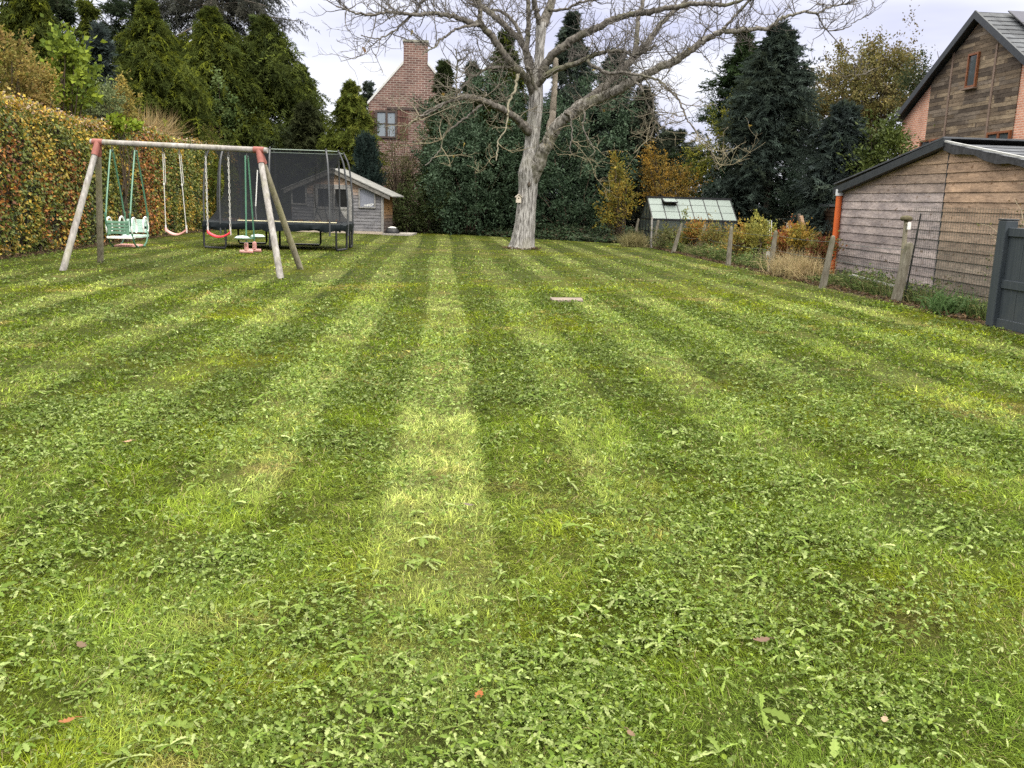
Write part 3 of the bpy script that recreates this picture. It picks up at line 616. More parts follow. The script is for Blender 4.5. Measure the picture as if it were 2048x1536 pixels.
# solar panels lying on the slates
PV = mat('solar_cell', (.085, .085, .105), (.10, .10, .12), .7, (2, 2, 2), spec=.08)
PVF = mat('panel_frame', (.03, .03, .035), rough=.4)
o0 = V3(hX+.75, hYa, hA+.09)+dd*.02+nn*.12; ux = V3(1, 0, 0); uy = unit(dd)
pl = [('dark grey solar panel nearest the gable in the upper row', 0, 0), ('dark grey solar panel second from the gable in the upper row', 1, 0),
      ('dark grey solar panel nearest the gable in the lower row', 0, 1), ('dark grey solar panel second from the gable in the lower row', 1, 1)]
for lb, i, j in pl:
    c = o0+ux*(i*1.68+.83)+uy*(j*1.03+.5); t = thing('solar_panel', c-nn*.05, lb, 'solar panel', 'solar panels on the slate roof')
    MB().box(c, (1.65, 1.0, .035), (ux, uy, nn)).build('panel_frame', PVF, t); MB().box(c+nn*.019, (1.6, .95, .006), (ux, uy, nn)).build('cell_sheet', PV, t)

# --- brick house with a broad chimney far behind the shed
bY = 46.0
BP = lambda px, py: AY(px, py, bY)
RB = brickmat('red_brown_brick', 0, (.10, .052, .045), (.185, .105, .085), (.27, .225, .195), .30, .105, .016)
cl_, cr_ = BP(807, 127), BP(855, 127); ct = BP(831, 84)[2]; sh_z = BP(831, 127)[2]; el = BP(737, 207); mid = (cl_[0]+cr_[0])/2; hwx = mid-el[0]; exr = mid+hwx
bh = thing('gable_house', (mid, bY, 0), 'narrow red brick gable house with a broad chimney behind the shed', 'house')
wl = MB(); ey = el[2]; D_ = 7.
wl.add([(el[0], bY, 0), (exr, bY, 0), (exr, bY, ey), (cr_[0], bY, sh_z), (cl_[0], bY, sh_z), (el[0], bY, ey)], [(0, 1, 2, 3, 4, 5)])
wl.add([(el[0], bY, 0), (el[0], bY, ey), (el[0], bY+D_, ey), (el[0], bY+D_, 0)], [(0, 1, 2, 3)]); wl.add([(exr, bY, 0), (exr, bY+D_, 0), (exr, bY+D_, ey), (exr, bY, ey)], [(0, 1, 2, 3)])
wl.build('wall', RB, bh)
ch = MB(); ch.box((mid, bY+.45, (sh_z+ct)/2), (cr_[0]-cl_[0], .9, ct-sh_z)); cho = ch.build('chimney', RB, bh)
MB().box((mid, bY+.45, ct+.05), (cr_[0]-cl_[0]+.10, 1.0, .10)).build('chimney_cap', mat('chimney_stone', (.20, .2, .16), (.28, .27, .22), .9, (6, 6, 6)), cho)
COP = mat('pale_coping', (.42, .42, .40), (.52, .52, .5), .8, (6, 6, 6))
for sx, xe, xc in ((-1, el[0], cl_[0]), (1, exr, cr_[0])):
    a, b = V3(xc, bY-.04, sh_z-.02), V3(xe+sx*.05, bY-.04, ey-.05)
    MB().prism([a, b, b+V3(0, 0, .14), a+V3(0, 0, .14)], (0, .3, 0)).build('gable_coping', COP, bh)
    a, b = V3(mid, bY+.30, sh_z+.32), V3(xe+sx*.05, bY+.30, ey-.05); a = V3(xc, bY+.3, sh_z-.02)
    MB().prism([a, b, b+V3(0, 0, .08), a+V3(0, 0, .08)], (0, D_, 0)).build('roof', SLATE, bh)
DW = mat('dark_frame', (.045, .032, .028), (.065, .045, .04), .6, (5, 5, 5)); SHU = mat('brown_shutter', (.065, .028, .022), (.09, .04, .03), .7, (14, 14, 2), attr=True)
a, b = BP(751, 220), BP(794, 277); fw = MB(); z0, z1 = b[2], a[2]
for xx in (a[0]+.04, (a[0]+b[0])/2+.02, b[0]-.04): fw.box((xx, bY-.03, (z0+z1)/2), (.10, .10, z1-z0))
for zz in (z0+.04, z1-.05): fw.box(((a[0]+b[0])/2, bY-.028, zz), (b[0]-a[0]-.1, .094, .09))
fw.box(((a[0]+b[0])/2, bY-.03, z0+(z1-z0)*.52), (b[0]-a[0]-.1, .06, .03))
wn = fw.build('window', DW, bh); MB().box(((a[0]+b[0])/2, bY-.015, (z0+z1)/2), (b[0]-a[0]-.1, .02, z1-z0-.1)).build('pane', mat('blue_grey_glass', (.17, .20, .235), (.23, .26, .29), .2, (1, 1, 1), spec=.4), wn)
def shutter(p, q):
    a, b = BP(*p), BP(*q); m_ = MB(); n_ = 4; w = (b[0]-a[0])/n_
    for i in range(n_): s_ = rb.uniform(.8, 1.25); m_.box((a[0]+w*(i+.5), bY-.04, (a[2]+b[2])/2), (w-.012, .04, a[2]-b[2]), None, (s_, s_, s_))
    for zz in (.2, .8): m_.box(((a[0]+b[0])/2, bY-.07, b[2]+(a[2]-b[2])*zz), (b[0]-a[0]-.06, .025, .10))
    m_.build('shutter', SHU, bh)
shutter((795, 221), (817, 279)); shutter((739, 221), (749, 277)); shutter((814, 332), (823, 364))
fb = MB(); fb.box((mid-.2, bY-.03, BP(780, 219)[2]+.06), (2.3, .07, .12)).build('lintel', DW, bh)

# --- weathered timber shed at the end of the lawn
sL, sR = V3(-5.95, 36.75, 0), V3(-2.36, 36.1, 0); su = unit(sR-sL); sn = np.cross(su, V3(0, 0, 1)); sW = np.linalg.norm(sR-sL); sb = -sn
SP = lambda px, py: APL(px, py, sR, sn)
SU = lambda px, py: (np.dot(SP(px, py)-sL, su), SP(px, py)[2])
ua, za = SU(667, 340); zR = SU(770, 384)[1]-.04; kk = (za-zR)/(sW-ua); zL = za-kk*ua; za -= .06
sd = thing('garden_shed', (sL+sR)/2, 'grey weathered board shed with double half doors behind the trampoline', 'shed')
def shz(u): return za-(kk*abs(u-ua)) if u > ua else za-(kk*abs(u-ua))
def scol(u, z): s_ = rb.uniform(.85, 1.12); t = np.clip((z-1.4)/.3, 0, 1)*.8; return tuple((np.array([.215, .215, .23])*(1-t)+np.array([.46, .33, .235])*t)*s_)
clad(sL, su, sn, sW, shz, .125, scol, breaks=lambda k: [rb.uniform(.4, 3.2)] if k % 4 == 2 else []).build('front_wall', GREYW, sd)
sdp = 1.5; bk = MB(); A_ = [sL-sn*.02, sR-sn*.02, sR-sn*sdp, sL-sn*sdp]
bk.hexa([p+V3(0, 0, .0) for p in A_]+[A_[0]+V3(0, 0, zL-.08), A_[1]+V3(0, 0, zR-.08), A_[2]+V3(0, 0, zR-.08), A_[3]+V3(0, 0, zL-.08)], (.03, .03, .03))
bk.build('dark_inside', BLACKM, sd)
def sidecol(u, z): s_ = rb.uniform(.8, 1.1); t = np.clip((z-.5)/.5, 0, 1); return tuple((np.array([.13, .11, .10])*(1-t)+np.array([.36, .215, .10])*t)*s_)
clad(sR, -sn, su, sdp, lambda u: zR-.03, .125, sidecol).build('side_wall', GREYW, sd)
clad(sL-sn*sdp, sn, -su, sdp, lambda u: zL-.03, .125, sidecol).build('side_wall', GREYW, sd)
MB().box(sR+su*.0+sn*.03+V3(0, 0, (zR-.03)/2), (.09, .09, zR-.03), (su, sn, V3(0, 0, 1))).build('corner_post', GREYP, sd)
ovl, ovr = SU(549, 369)[0], SU(782, 382)[0]
RFB = mat('shed_roof_edge', (.13, .125, .115), (.20, .19, .175), .85, (6, 6, 6), 6, .2, grain=(8, 8, 40)); RFT = mat('roof_felt_grey', (.14, .14, .135), (.22, .215, .2), .9, (5, 5, 5), 6, .3)
top = lambda u: za+.10-kk*abs(u-ua)
for ue in (max(ovl, -.25), ovr):
    a, b = sL+su*ua+V3(0, 0, top(ua))+sn*.22, sL+su*ue+V3(0, 0, top(ue))+sn*.22
    MB().prism([a, b, b-V3(0, 0, .16), a-V3(0, 0, .16)], -sn*.03).build('barge_board', RFB, sd)
    a2, b2 = a+V3(0, 0, .002)+sn*.03, b+(b-a)*.05+V3(0, 0, .002)+sn*.03
    MB().prism([a2, b2, b2+V3(0, 0, .035), a2+V3(0, 0, .035)], -sn*(sdp+.55)).build('roof_slope', RFT, sd)
def frameon(p, q, fr, name, pane, pm, prt=.03, split=None):
    (u0, z1), (u1, z0) = SU(*p), SU(*q); c = lambda u, z, n_: sL+su*u+V3(0, 0, z)+sn*n_; ax = (su, sn, V3(0, 0, 1)); m_ = MB()
    for uu in (u0+fr/2, u1-fr/2): m_.box(c(uu, (z0+z1)/2, .04+prt/2), (fr, .03+prt, z1-z0), ax)
    for zz in (z0+fr/2, z1-fr/2): m_.box(c((u0+u1)/2, zz, .037+prt/2), (u1-u0-2*fr, .03+prt, fr), ax)
    w = m_.build(name, GREYP, sd, bevel=.004); MB().box(c((u0+u1)/2, (z0+z1)/2, .037), (u1-u0-2*fr+.02, .02, z1-z0-2*fr+.02), ax).build(pane, pm, w); return w, (u0, u1, z0, z1), c, ax
frameon((583, 369), (615, 410), .06, 'window', 'pane', BLACKM)
GREYPANE = mat('reflection_tint_pane', (.20, .21, .255), (.23, .24, .285), .35, (1, 1, 1), spec=.3)  # grey-lavender colour stands in for the reflection in this pane
w, (u0, u1, z0, z1), c, ax = frameon((718, 376), (752, 417), .055, 'window', 'pane', GREYPANE)
pk = MB()
for i in range(9): pk.box(c(u1-.12-.30*rb.random(), z0+.10+.06*rb.random(), .052), (.10, .008, .05), ax)
pk.build('white_flake', mat('white_flake', (.75, .75, .75)), w)
# double half door: two leaves, each with boards below and a black panel painted for the dark open top
(u0, zt_), (u1, zb_) = SU(628, 368), SU(705, 467); zb_ = .06
dfm = MB(); fr = .09
for uu in (u0+fr/2, u1-fr/2): dfm.box(c(uu, (zb_+zt_)/2, .055), (fr, .06, zt_-zb_), ax)
dfm.box(c((u0+u1)/2, zt_-fr/2, .052), (u1-u0-2*fr, .055, fr), ax); dfm.build('door_frame', GREYP, sd, bevel=.004)
mu = (u0+u1)/2
for a, b in ((u0+fr, mu-.012), (mu+.012, u1-fr)):
    zs = zb_+(zt_-zb_)*.50; dm = MB(); w_ = b-a
    dm.box(c((a+b)/2, zs, .058), (w_, .05, .09), ax); dm.box(c((a+b)/2, zb_+.07, .055), (w_, .045, .11), ax)
    for i in range(5):
        s_ = rb.uniform(.85, 1.15); dm.box(c(a+w_*(i+.5)/5, (zb_+zs)/2+.04, .045), (w_/5-.006, .03, zs-zb_-.17), ax, (s_, s_, s_))
    for uu in (a+.045, b-.045): dm.box(c(uu, (zs+zt_-fr)/2+.02, .056), (.08, .04, zt_-fr-zs-.06), ax)
    dm.box(c((a+b)/2, zt_-fr-.04, .056), (w_-.16, .04, .08), ax)
    dr = dm.build('door', GREYP, sd); MB().box(c((a+b)/2, (zs+zt_-fr)/2, .036), (w_-.14, .012, zt_-fr-zs-.1), ax).build('shade_panel', BLACKM, dr)
MB().box(sL+su*(sW/2)+sn*.06+V3(0, 0, .05), (sW+.05, .05, .11), (su, sn, V3(0, 0, 1))).build('plinth', mat('plinth', (.36, .30, .24), (.46, .39, .32), .9, (5, 5, 5)), sd)
# paving slab beside the shed, and the low dome on it
s0, s1 = G(766, 469.5), G(820, 473); sl_ = MB(); sl_.hexa([V3(-2.35, 35.6, 0), V3(-1.22, 35.35, 0), V3(-1.05, 37.2, 0), V3(-2.1, 37.4, 0), V3(-2.35, 35.6, .06), V3(-1.22, 35.35, .06), V3(-1.05, 37.2, .06), V3(-2.1, 37.4, .06)])
tag(sl_.build('paving_slab', CONC2), 'low concrete paving slab beside the grey shed', kind='structure')
hc = V3(-1.98, 35.95, .06); dm = thing('domed_cover', hc, 'low black dome with a pale top beside the shed corner', 'cover')
MB().dome(hc, .29, .24, .26, 20, 6, 0, .62).build('shell', mat('black_plastic', (.012, .012, .013), (.02, .02, .02), .4), dm, True)
MB().dome(hc, .292, .242, .263, 20, 5, .60, 1.).build('pale_top', mat('pale_plastic', (.62, .62, .58), (.7, .7, .66), .45), dm, True)
# plate let into the lawn
pt = MB(); q = [G(1100, 599), G(1163, 599.5), G(1167, 605), G(1106, 604.5)]; pt.hexa([V3(p[0], p[1], -.02) for p in q[::-1]]+[V3(p[0], p[1], .034) for p in q[::-1]])
tag(pt.build('cover_plate', mat('plate_stone', (.15, .115, .095), (.22, .175, .145), .9, (7, 7, 7), 8, .3), bevel=.006), 'flat brownish stone plate let into the striped lawn', 'plate')

# --- greenhouse beyond the fence
YF, YR_, YB = 32.0, 33.0, 34.0
f0, f1, r0, r1 = AY(1307, 438, YF), AY(1475, 443, YF), AY(1293, 394.5, YR_), AY(1459, 401.5, YR_)
gxl, gxr = (f0[0]+r0[0])/2, (f1[0]+r1[0])/2; gze = (f0[2]+f1[2])/2; gzr = (r0[2]+r1[2])/2
gh_ = thing('greenhouse', (gxl, YR_, 0), 'small greenhouse with a black frame and pale ridged roof panes', 'greenhouse')
BLK = mat('black_frame', (.010, .011, .012), (.016, .016, .017), .4)
def panemat(name, col, alpha, rough=.25):
    M = bpy.data.materials.new(name); M.use_nodes = True; t = M.node_tree; b = t.nodes['Principled BSDF']; b.inputs['Base Color'].default_value = col+(1,); b.inputs['Roughness'].default_value = rough
    b.inputs['Specular IOR Level'].default_value = .6; tr = t.nodes.new('ShaderNodeBsdfTransparent'); mx_ = t.nodes.new('ShaderNodeMixShader'); mx_.inputs[0].default_value = alpha
    t.links.new(tr.outputs[0], mx_.inputs[1]); t.links.new(b.outputs[0], mx_.inputs[2]); t.links.new(mx_.outputs[0], t.nodes['Material Output'].inputs[0]); return M
RPAN = panemat('roof_pane', (.17, .205, .185), .88, .6); WPAN = panemat('wall_pane', (.10, .12, .11), .35, .08)
fm = MB(); npn = 6; xs = np.linspace(gxl, gxr, npn+1); bw = .035
for x_ in xs:
    for yy in (YF, YB): fm.span((x_, yy, 0), (x_, yy, gze), bw, bw, up=(1, 0, 0)); fm.span((x_, yy, gze), (x_, YR_, gzr), bw, bw)
for yy, zz in ((YF, gze), (YB, gze), (YF, .05), (YB, .05)): fm.box(((gxl+gxr)/2, yy, zz), (gxr-gxl+.05, .05, .06))
fm.box(((gxl+gxr)/2, YR_, gzr+.03), (gxr-gxl+.08, .09, .07))
for x_ in (gxl, gxr):
    for yy in (YF+.5, YR_, YB-.5): fm.span((x_, yy, 0), (x_, yy, gze+(gzr-gze)*(1-abs(yy-YR_))), bw, bw, up=(1, 0, 0))
    for zz in (.05, gze*.55, gze): fm.box((x_, YR_, zz), (bw, YB-YF, bw))
for fr_ in (.34, .67): fm.span((gxl, YF+(YR_-YF)*fr_, gze+(gzr-gze)*fr_+.022), (gxr, YF+(YR_-YF)*fr_, gze+(gzr-gze)*fr_+.022), .008, .012)
fm.build('frame', BLK, gh_)
for i in range(npn):
    for yy, sg in ((YF, -1), (YB, 1)):
        a, b = xs[i]+.02, xs[i+1]-.02; t0_ = .36 if (i == 1 and sg < 0) else 0
        e0, e1 = V3(0, yy, gze+.012), V3(0, YR_, gzr+.012); n_ = V3(0, sg*.003, .004); e1b = e0+(e1-e0)*(1-t0_)
        q = [e0+V3(a, 0, 0), e0+V3(b, 0, 0), e1b+V3(b, 0, 0), e1b+V3(a, 0, 0)]; MB().hexa(q+[p+n_ for p in q]).build('roof_pane', RPAN, gh_)
        MB().box(((a+b)/2, yy+sg*.004, gze/2+.02), (b-a, .006, gze-.1)).build('wall_pane', WPAN, gh_)
for x_ in (gxl-.004, gxr+.004):
    MB().prism([(x_, YF+.02, .06), (x_, YB-.02, .06), (x_, YB-.02, gze), (x_, YR_, gzr-.03), (x_, YF+.02, gze)], (.005, 0, 0)).build('end_pane', WPAN, gh_)
a, b = xs[1]+.02, xs[2]-.02; e1 = V3(0, YR_, gzr+.03); dn_ = V3(0, YF-YR_, gze-gzr); hing = e1+dn_*.06; low = hing+dn_*.32+V3(0, -.12, .12)
vf = MB(); vf.span(hing+V3(a, 0, 0), low+V3(a, 0, 0), .03, .03); vf.span(hing+V3(b, 0, 0), low+V3(b, 0, 0), .03, .03); vf.span(low+V3(a, 0, 0), low+V3(b, 0, 0), .035, .035)
vo = vf.build('roof_vent', BLK, gh_); q = [hing+V3(a, 0, .01), hing+V3(b, 0, .01), low+V3(b, 0, .01), low+V3(a, 0, .01)]; MB().hexa(q+[p+V3(0, 0, .005) for p in q]).build('vent_pane', RPAN, vo)

# --- dark brown shed glimpsed beside the downpipe
kX = 12.75; kz = AX(1662, 414, kX)[2]
ks = thing('brown_shed', (kX, 28.6, 0), 'dark brown shed with a flat roof half hidden behind the orange downpipe', 'shed')
clad((kX, 30.0, 0), (0, -1, 0), (-1, 0, 0), 2.8, lambda u: kz, .14, lambda u, z: tuple(np.array([.06, .038, .025])*rb.uniform(.7, 1.3))).build('wall', GREYW, ks)
MB().box((kX+1.15, 28.6, kz+.05), (2.5, 3.0, .08)).build('roof', mat('dark_roof_edge', (.05, .055, .06), (.08, .085, .09), .6), ks)
MB().box((kX+1.25, 28.6, kz/2), (2.4, 2.78, kz)).build('dark_inside', BLACKM, ks)

# --- anthracite boarded fence at the right edge
fX = 7.36; yA, yB = 11.55, 11.40; pT = AX(2012, 441, fX)[2]
fz = thing('board_fence', (fX, 11.48, 0), 'anthracite board fence panel with a square post at the lawn edge', 'fence')
FEN = mat('anthracite_boards', (.030, .038, .046), (.042, .050, .058), .55, (2, 30, 2), 6, .08, stain=(.055, .06, .06), stain_scale=1.2, spec=.3)
MB().box((fX, 11.42, pT/2), (.17, .17, pT)).build('post', FEN, fz, bevel=.012)
MB().box((fX, 11.42, pT+.012), (.18, .18, .022)).build('post_cap', DARKTRIM, fz, bevel=.006)
y0, y1 = 11.333, 7.5; zt_ = pT-.10
MB().box((fX, (y0+y1)/2, zt_-.045), (.09, y0-y1, .11)).build('top_rail', FEN, fz, bevel=.006)
MB().box((fX, (y0+y1)/2, AX(2010, 568, fX)[2]), (.085, y0-y1, .11)).build('middle_rail', FEN, fz, bevel=.006)
MB().box((fX, (y0+y1)/2, .08), (.088, y0-y1, .12)).build('bottom_rail', FEN, fz, bevel=.006)
for k in range(24):
    yy = y0-.08-k*.16; 
    MB().box((fX, yy, zt_/2), (.035+.004*(k % 2), .156, zt_-.14)).build('board', FEN, fz)

# ------------------------------------------------------------------ swing frame and what hangs from it
POLE = mat('weathered_pole', (.22, .207, .195), (.37, .352, .335), .85, (9, 9, 2.5), 8, .4, grain=(26, 26, 5), stain=(.26, .25, .17), stain_scale=2.2, spec=.12)
POLEG = mat('olive_pole', (.17, .155, .115), (.26, .235, .18), .9, (9, 9, 2.5), 8, .4, grain=(26, 26, 5), stain=(.19, .18, .09), stain_scale=2.5, spec=.1)
SALM = mat('faded_red_sleeve', (.19, .062, .05), (.26, .095, .075), .6, (6, 6, 6), 6, spec=.3)
fa, ra = G(126, 541), G(201, 526); fb_, rb2 = G(561, 556), G(601, 539)
bl, br_ = AY(196, 284, (fa[1]+ra[1])/2), AY(518, 300, (fb_[1]+rb2[1])/2)
bd = unit(br_-bl); sw = thing('swing_frame', V3((bl[0]+br_[0])/2, (bl[1]+br_[1])/2, 0), 'weathered round timber swing frame with two slanted legs at each end', 'swing frame')
cbm = MB(); n_ = 15; cbm.tube([bl-bd*.14+(br_-bl+bd*.30)*t for t in np.linspace(0, 1, n_)], [.052+.002*sin(i*2.1) for i in range(n_)], 14); cbm.build('crossbeam', POLE, sw, True)
for top_, ft, mt in ((bl, fa, POLE), (bl, ra, POLEG), (br_, fb_, POLE), (br_, rb2, POLEG)):  # rear legs take a darker, more olive pole tone than the front legs
    t_ = top_-V3(0, 0, .02); d = unit(ft-t_); MB().tube([t_+d*.06, t_+(ft-t_)*.5, ft+d*.05], [.052, .058, .062], 14).build('leg', mt, sw, True)
for top_, f_, r_ in ((bl, fa, ra), (br_, fb_, rb2)):
    s_ = MB(); s_.tube([top_-bd*.10, top_+bd*.10], .060, 16)
    for ft in (f_, r_): d = unit(ft-top_); s_.tube([top_, top_+d*.27], .062, 16)
    s_.build('joint_sleeve', SALM, sw, True)
ROPE = mat('white_rope', (.42, .41, .38), (.56, .55, .52), .9, (60, 60, 60), 4)
CHAIN = mat('steel_hook', (.10, .10, .10), (.18, .18, .18), .4, metal=.8)
def beam(px): t = np.interp(px, [196, 518], [0, 1]); return bl+(br_-bl)*t
def hang(px): return beam(px)-V3(0, 0, .052)
def eyehook(root, p):
    MB().tube([p+V3(0, 0, .02), p-V3(0, 0, .07)], .011, 6).tube([p+V3(.022*cos(a), 0, -.09+.022*sin(a)) for a in np.linspace(0, 2*pi, 9)], .006, 5).build('hook', CHAIN, root, True)
def rope(root, a, b, r=.0075, twist=False, loop=True):
    q = [a+(b-a)*t for t in np.linspace(0, 1, 40)]
    if twist:
        m_ = MB()
        for s_ in (0, pi): m_.tube([p+V3(cos(i*.9+s_), sin(i*.9+s_), 0)*.012 for i, p in enumerate(q)], r*.8, 5)
        return m_.build('rope', ROPE, root, True)
    m_ = MB().tube(q, r, 6)
    if loop: m_.tube([a+V3(.028, .01, 0)+(b-a)*t for t in np.linspace(0, .38, 12)], r*.8, 6); m_.dome(a+(b-a)*.385-V3(0, 0, .02), .02, .02, .03, 8, 4, -1, 1)
    return m_.build('rope', ROPE, root, True)
def beltswing(label, pxs, seat, m, twist=False, name='belt_swing'):
    (l, zl), (r, zr) = seat; ym = beam((pxs[0]+pxs[1])/2)[1]+.0
    sl, sr_ = AY(l[0], l[1], ym), AY(r[0], r[1], ym); zz = (sl[2]+sr_[2])/2; sl[2] = sr_[2] = zz
    root = thing(name, V3((sl[0]+sr_[0])/2, ym, 0), label, 'swing')
    m_ = MB(); n = 14; w = .085; th = .035
    def P(t, side, up): c = sl+(sr_-sl)*t; sag = .085*(1-(2*t-1)**2); ww = w*(.75+.25*sin(pi*t)); return c+V3(0, side*ww, -sag+up*th*(1+.4*(abs(2*t-1) > .9)))
    V = []; Fc = []
    for i in range(n+1):
        for sd_, up in ((-1, 0), (1, 0), (1, 1), (-1, 1)): V.append(P(i/n, sd_, up))
    for i in range(n):
        for k in range(4): Fc.append((i*4+k, i*4+(k+1) % 4, i*4+4+(k+1) % 4, i*4+4+k))
    Fc += [(0, 1, 2, 3), (n*4+3, n*4+2, n*4+1, n*4)]
    m_.add(V, Fc); m_.build('seat', m, root, True, bevel=.008)
    for px, s_ in ((pxs[0], sl), (pxs[1], sr_)):
        h = hang(px); eyehook(root, h); rope(root, h-V3(0, 0, .10), s_+V3(0, 0, .02), .0075, twist)
        MB().tube([s_+V3(0, 0, -.03), s_+V3(0, 0, .11)], .016, 8).build('rope_grip', mat('clear_grip', (.5, .5, .48), rough=.4), root, True)
    return root
PINK = mat('faded_pink_plastic', (.50, .22, .20), (.58, .33, .29), .5, (5, 5, 5), spec=.35)
REDP = mat('red_plastic', (.60, .028, .045), (.66, .04, .06), .4, (3, 3, 3), spec=.4)
beltswing('faded pink belt swing hanging on white ropes', (326, 359), (((332, 463), 0), ((373, 461), 0)), PINK)
beltswing('bright red belt swing hanging in front of the trampoline net', (412, 457), (((416, 467), 0), ((461, 466), 0)), REDP, True)
# face to face glider
GRN = mat('green_tube', (.055, .15, .095), (.08, .20, .13), .4, (5, 5, 5), spec=.45)
AQUA = mat('aqua_plastic', (.36, .49, .43), (.43, .56, .50), .4, (4, 4, 4), spec=.4); GPL = mat('shaded_green_plastic', (.10, .20, .135), (.13, .25, .17), .5, (4, 4, 4))
WHP = mat('off_white_plastic', (.66, .66, .62), (.74, .74, .70), .4, (5, 5, 5), spec=.4)
g0, g1 = hang(224), hang(270); y0 = (g0[1]+g1[1])/2; gl = thing('glider_swing', V3((g0[0]+g1[0])/2, y0, 0), 'green glider swing with two seats face to face and a pink footboard', 'swing')
zt_ = g0[2]-.08
def gz_(px, py, dy): return AY(px, py, y0+dy)[2]
zs_, zf_ = .62, gz_(257, 491, 0)
prof = [(.05, zt_), (.20, zt_-.38), (.38, zt_-.85), (.50, zt_-1.2), (.52, zs_+.42), (.47, zs_+.10), (.36, zs_-.12), (.20, zf_)]
for hk in (g0, g1):
    eyehook(gl, hk)
    for sg in (-1, 1):
        q = [V3(hk[0], y0+sg*a, b) for a, b in prof]
        # smooth the bent tube
        P_ = []; 
        for i in range(len(q)-1):
            p0, p1, p2, p3 = q[max(i-1, 0)], q[i], q[i+1], q[min(i+2, len(q)-1)]
            for t in np.linspace(0, 1, 6)[:-1]: P_.append(.5*((2*p1)+(-p0+p2)*t+(2*p0-5*p1+4*p2-p3)*t*t+(-p0+3*p1-3*p2+p3)*t**3))
        MB().tube(P_+[q[-1]], .016, 8).build('hanger_tube', GRN, gl, True)
xw = g1[0]-g0[0]; xm = (g0[0]+g1[0])/2
for sg, mb_ in ((-1, GPL), (1, AQUA)):  # rear back coloured lighter as if lit, front back darker as if shaded
    b_ = MB(); th = .03
    for k in range(4): b_.box((xm, y0+sg*(.50+.012*k), zs_+.07+k*.062), (xw-.06, .024, .048 if sg < 0 else .061))
    b_.box((xm-xw/2+.055, y0+sg*.515, zs_+.16), (.05, .03, .26)); b_.box((xm+xw/2-.055, y0+sg*.515, zs_+.16), (.05, .03, .26))
    b_.build('backrest', mb_, gl, bevel=.006)
    s_ = MB(); s_.prism([(xm-xw/2-.01, y0+sg*.50, zs_), (xm+xw/2+.01, y0+sg*.50, zs_), (xm+xw/2-.02, y0+sg*.20, zs_-.005), (xm+xw/2-.07, y0+sg*.15, zs_-.01), (xm-xw/2+.07, y0+sg*.15, zs_-.01), (xm-xw/2+.02, y0+sg*.20, zs_-.005)], (0, 0, -.045))
    s_.build('seat', AQUA if sg > 0 else WHP, gl, bevel=.008)
    for sx in (-1, 1):
        q = [V3(xm+sx*(xw/2+.005), y0+sg*(.34+.15*cos(a)), zs_+.17+.17*sin(a)) for a in np.linspace(-.7, pi+.7, 16)]
        MB().tube(q, .016, 8).build('handle', WHP, gl, True)
f_ = MB(); f_.box((xm, y0, zf_), (xw-.03, .46, .03)); 
for k in range(5): f_.box((xm, y0-.18+k*.09, zf_+.018), (xw-.06, .03, .012))
f_.build('footboard', PINK, gl, bevel=.006)
for sg in (-1, 1): MB().tube([(g0[0]-.03, y0+sg*.20, zf_-.01), (g1[0]+.03, y0+sg*.20, zf_-.01)], .014, 8).build('foot_bar', GRN, gl, True)
# stand-and-ride swing for two
dxc = hang(490); y0 = dxc[1]; X0 = dxc[0]+.03; ds = thing('two_child_swing', V3(X0, y0, 0), 'green two child rocking swing with small seats and pink footrests', 'swing')
zs = AY(490, 474, y0)[2]; ztop = dxc[2]-.06; eyehook(ds, V3(X0, y0, dxc[2])); zb = AY(500, 502, y0)[2]
for sg in (-1, 1):
    MB().tube([(X0+sg*.012, y0+sg*.06, ztop), (X0+.02+sg*.03, y0+sg*.2, zs+.02), (X0+.02+sg*.03, y0+sg*.2, zb)], .015, 8).build('hanger_tube', GRN, ds, True)
    s_ = MB(); cx0 = X0+.02+sg*.035
    s_.dome((cx0+sg*.035, y0+sg*.36, zs), .14, .12, .045, 16, 4, -1, 1); s_.build('seat', AQUA, ds, True)
    c_ = MB()
    for k in range(4): c_.dome((cx0, y0+sg*.2, zs-.13-k*(zs-.13-zb-.03)/3.3), .042, .042, .045, 12, 5, -1, 1)
    c_.build('ribbed_sleeve', PINK, ds, True)
    MB().tube([(cx0-.12, y0+sg*.2, zb), (cx0+.12, y0+sg*.2, zb)], .032, 12).build('footrest', PINK, ds, True)
MB().tube([(X0-.02, y0-.36, zs-.03), (X0+.05, y0+.36, zs-.03)], .016, 8).build('seat_bar', GRN, ds, True)

# ------------------------------------------------------------------ trampoline
tx0, tx1, ty0, ty1 = -6.30, -2.60, 24.4, 26.9; tz = AY(560, 447, ty0)[2]; tcx, tcy = (tx0+tx1)/2, (ty0+ty1)/2
tr_ = thing('trampoline', V3(tcx, tcy, 0), 'rectangular trampoline with a dark safety net on curved poles', 'trampoline')
TST = mat('black_steel', (.018, .019, .021), (.03, .03, .033), .4, (4, 4, 4), spec=.5); TPL = mat('grey_steel_pole', (.045, .048, .052), (.07, .073, .078), .45, (4, 4, 4), spec=.5)
def rrect(ins, z, n=10, rad=.35):
    x0, x1, y0, y1 = tx0+ins, tx1-ins, ty0+ins, ty1-ins; P = []
    for cx_, cy_, a0 in ((x1-rad, y1-rad, 0), (x0+rad, y1-rad, pi/2), (x0+rad, y0+rad, pi), (x1-rad, y0+rad, 1.5*pi)):
        for k in range(n): a = a0+pi/2*k/(n-1); P.append(V3(cx_+rad*cos(a), cy_+rad*sin(a), z))
    Q = []
    for i in range(len(P)):
        a, b = P[i], P[(i+1) % len(P)]; L = np.linalg.norm(b-a); k = max(1, int(L/.15))
        for j in range(k): Q.append(a+(b-a)*j/k)
    return Q
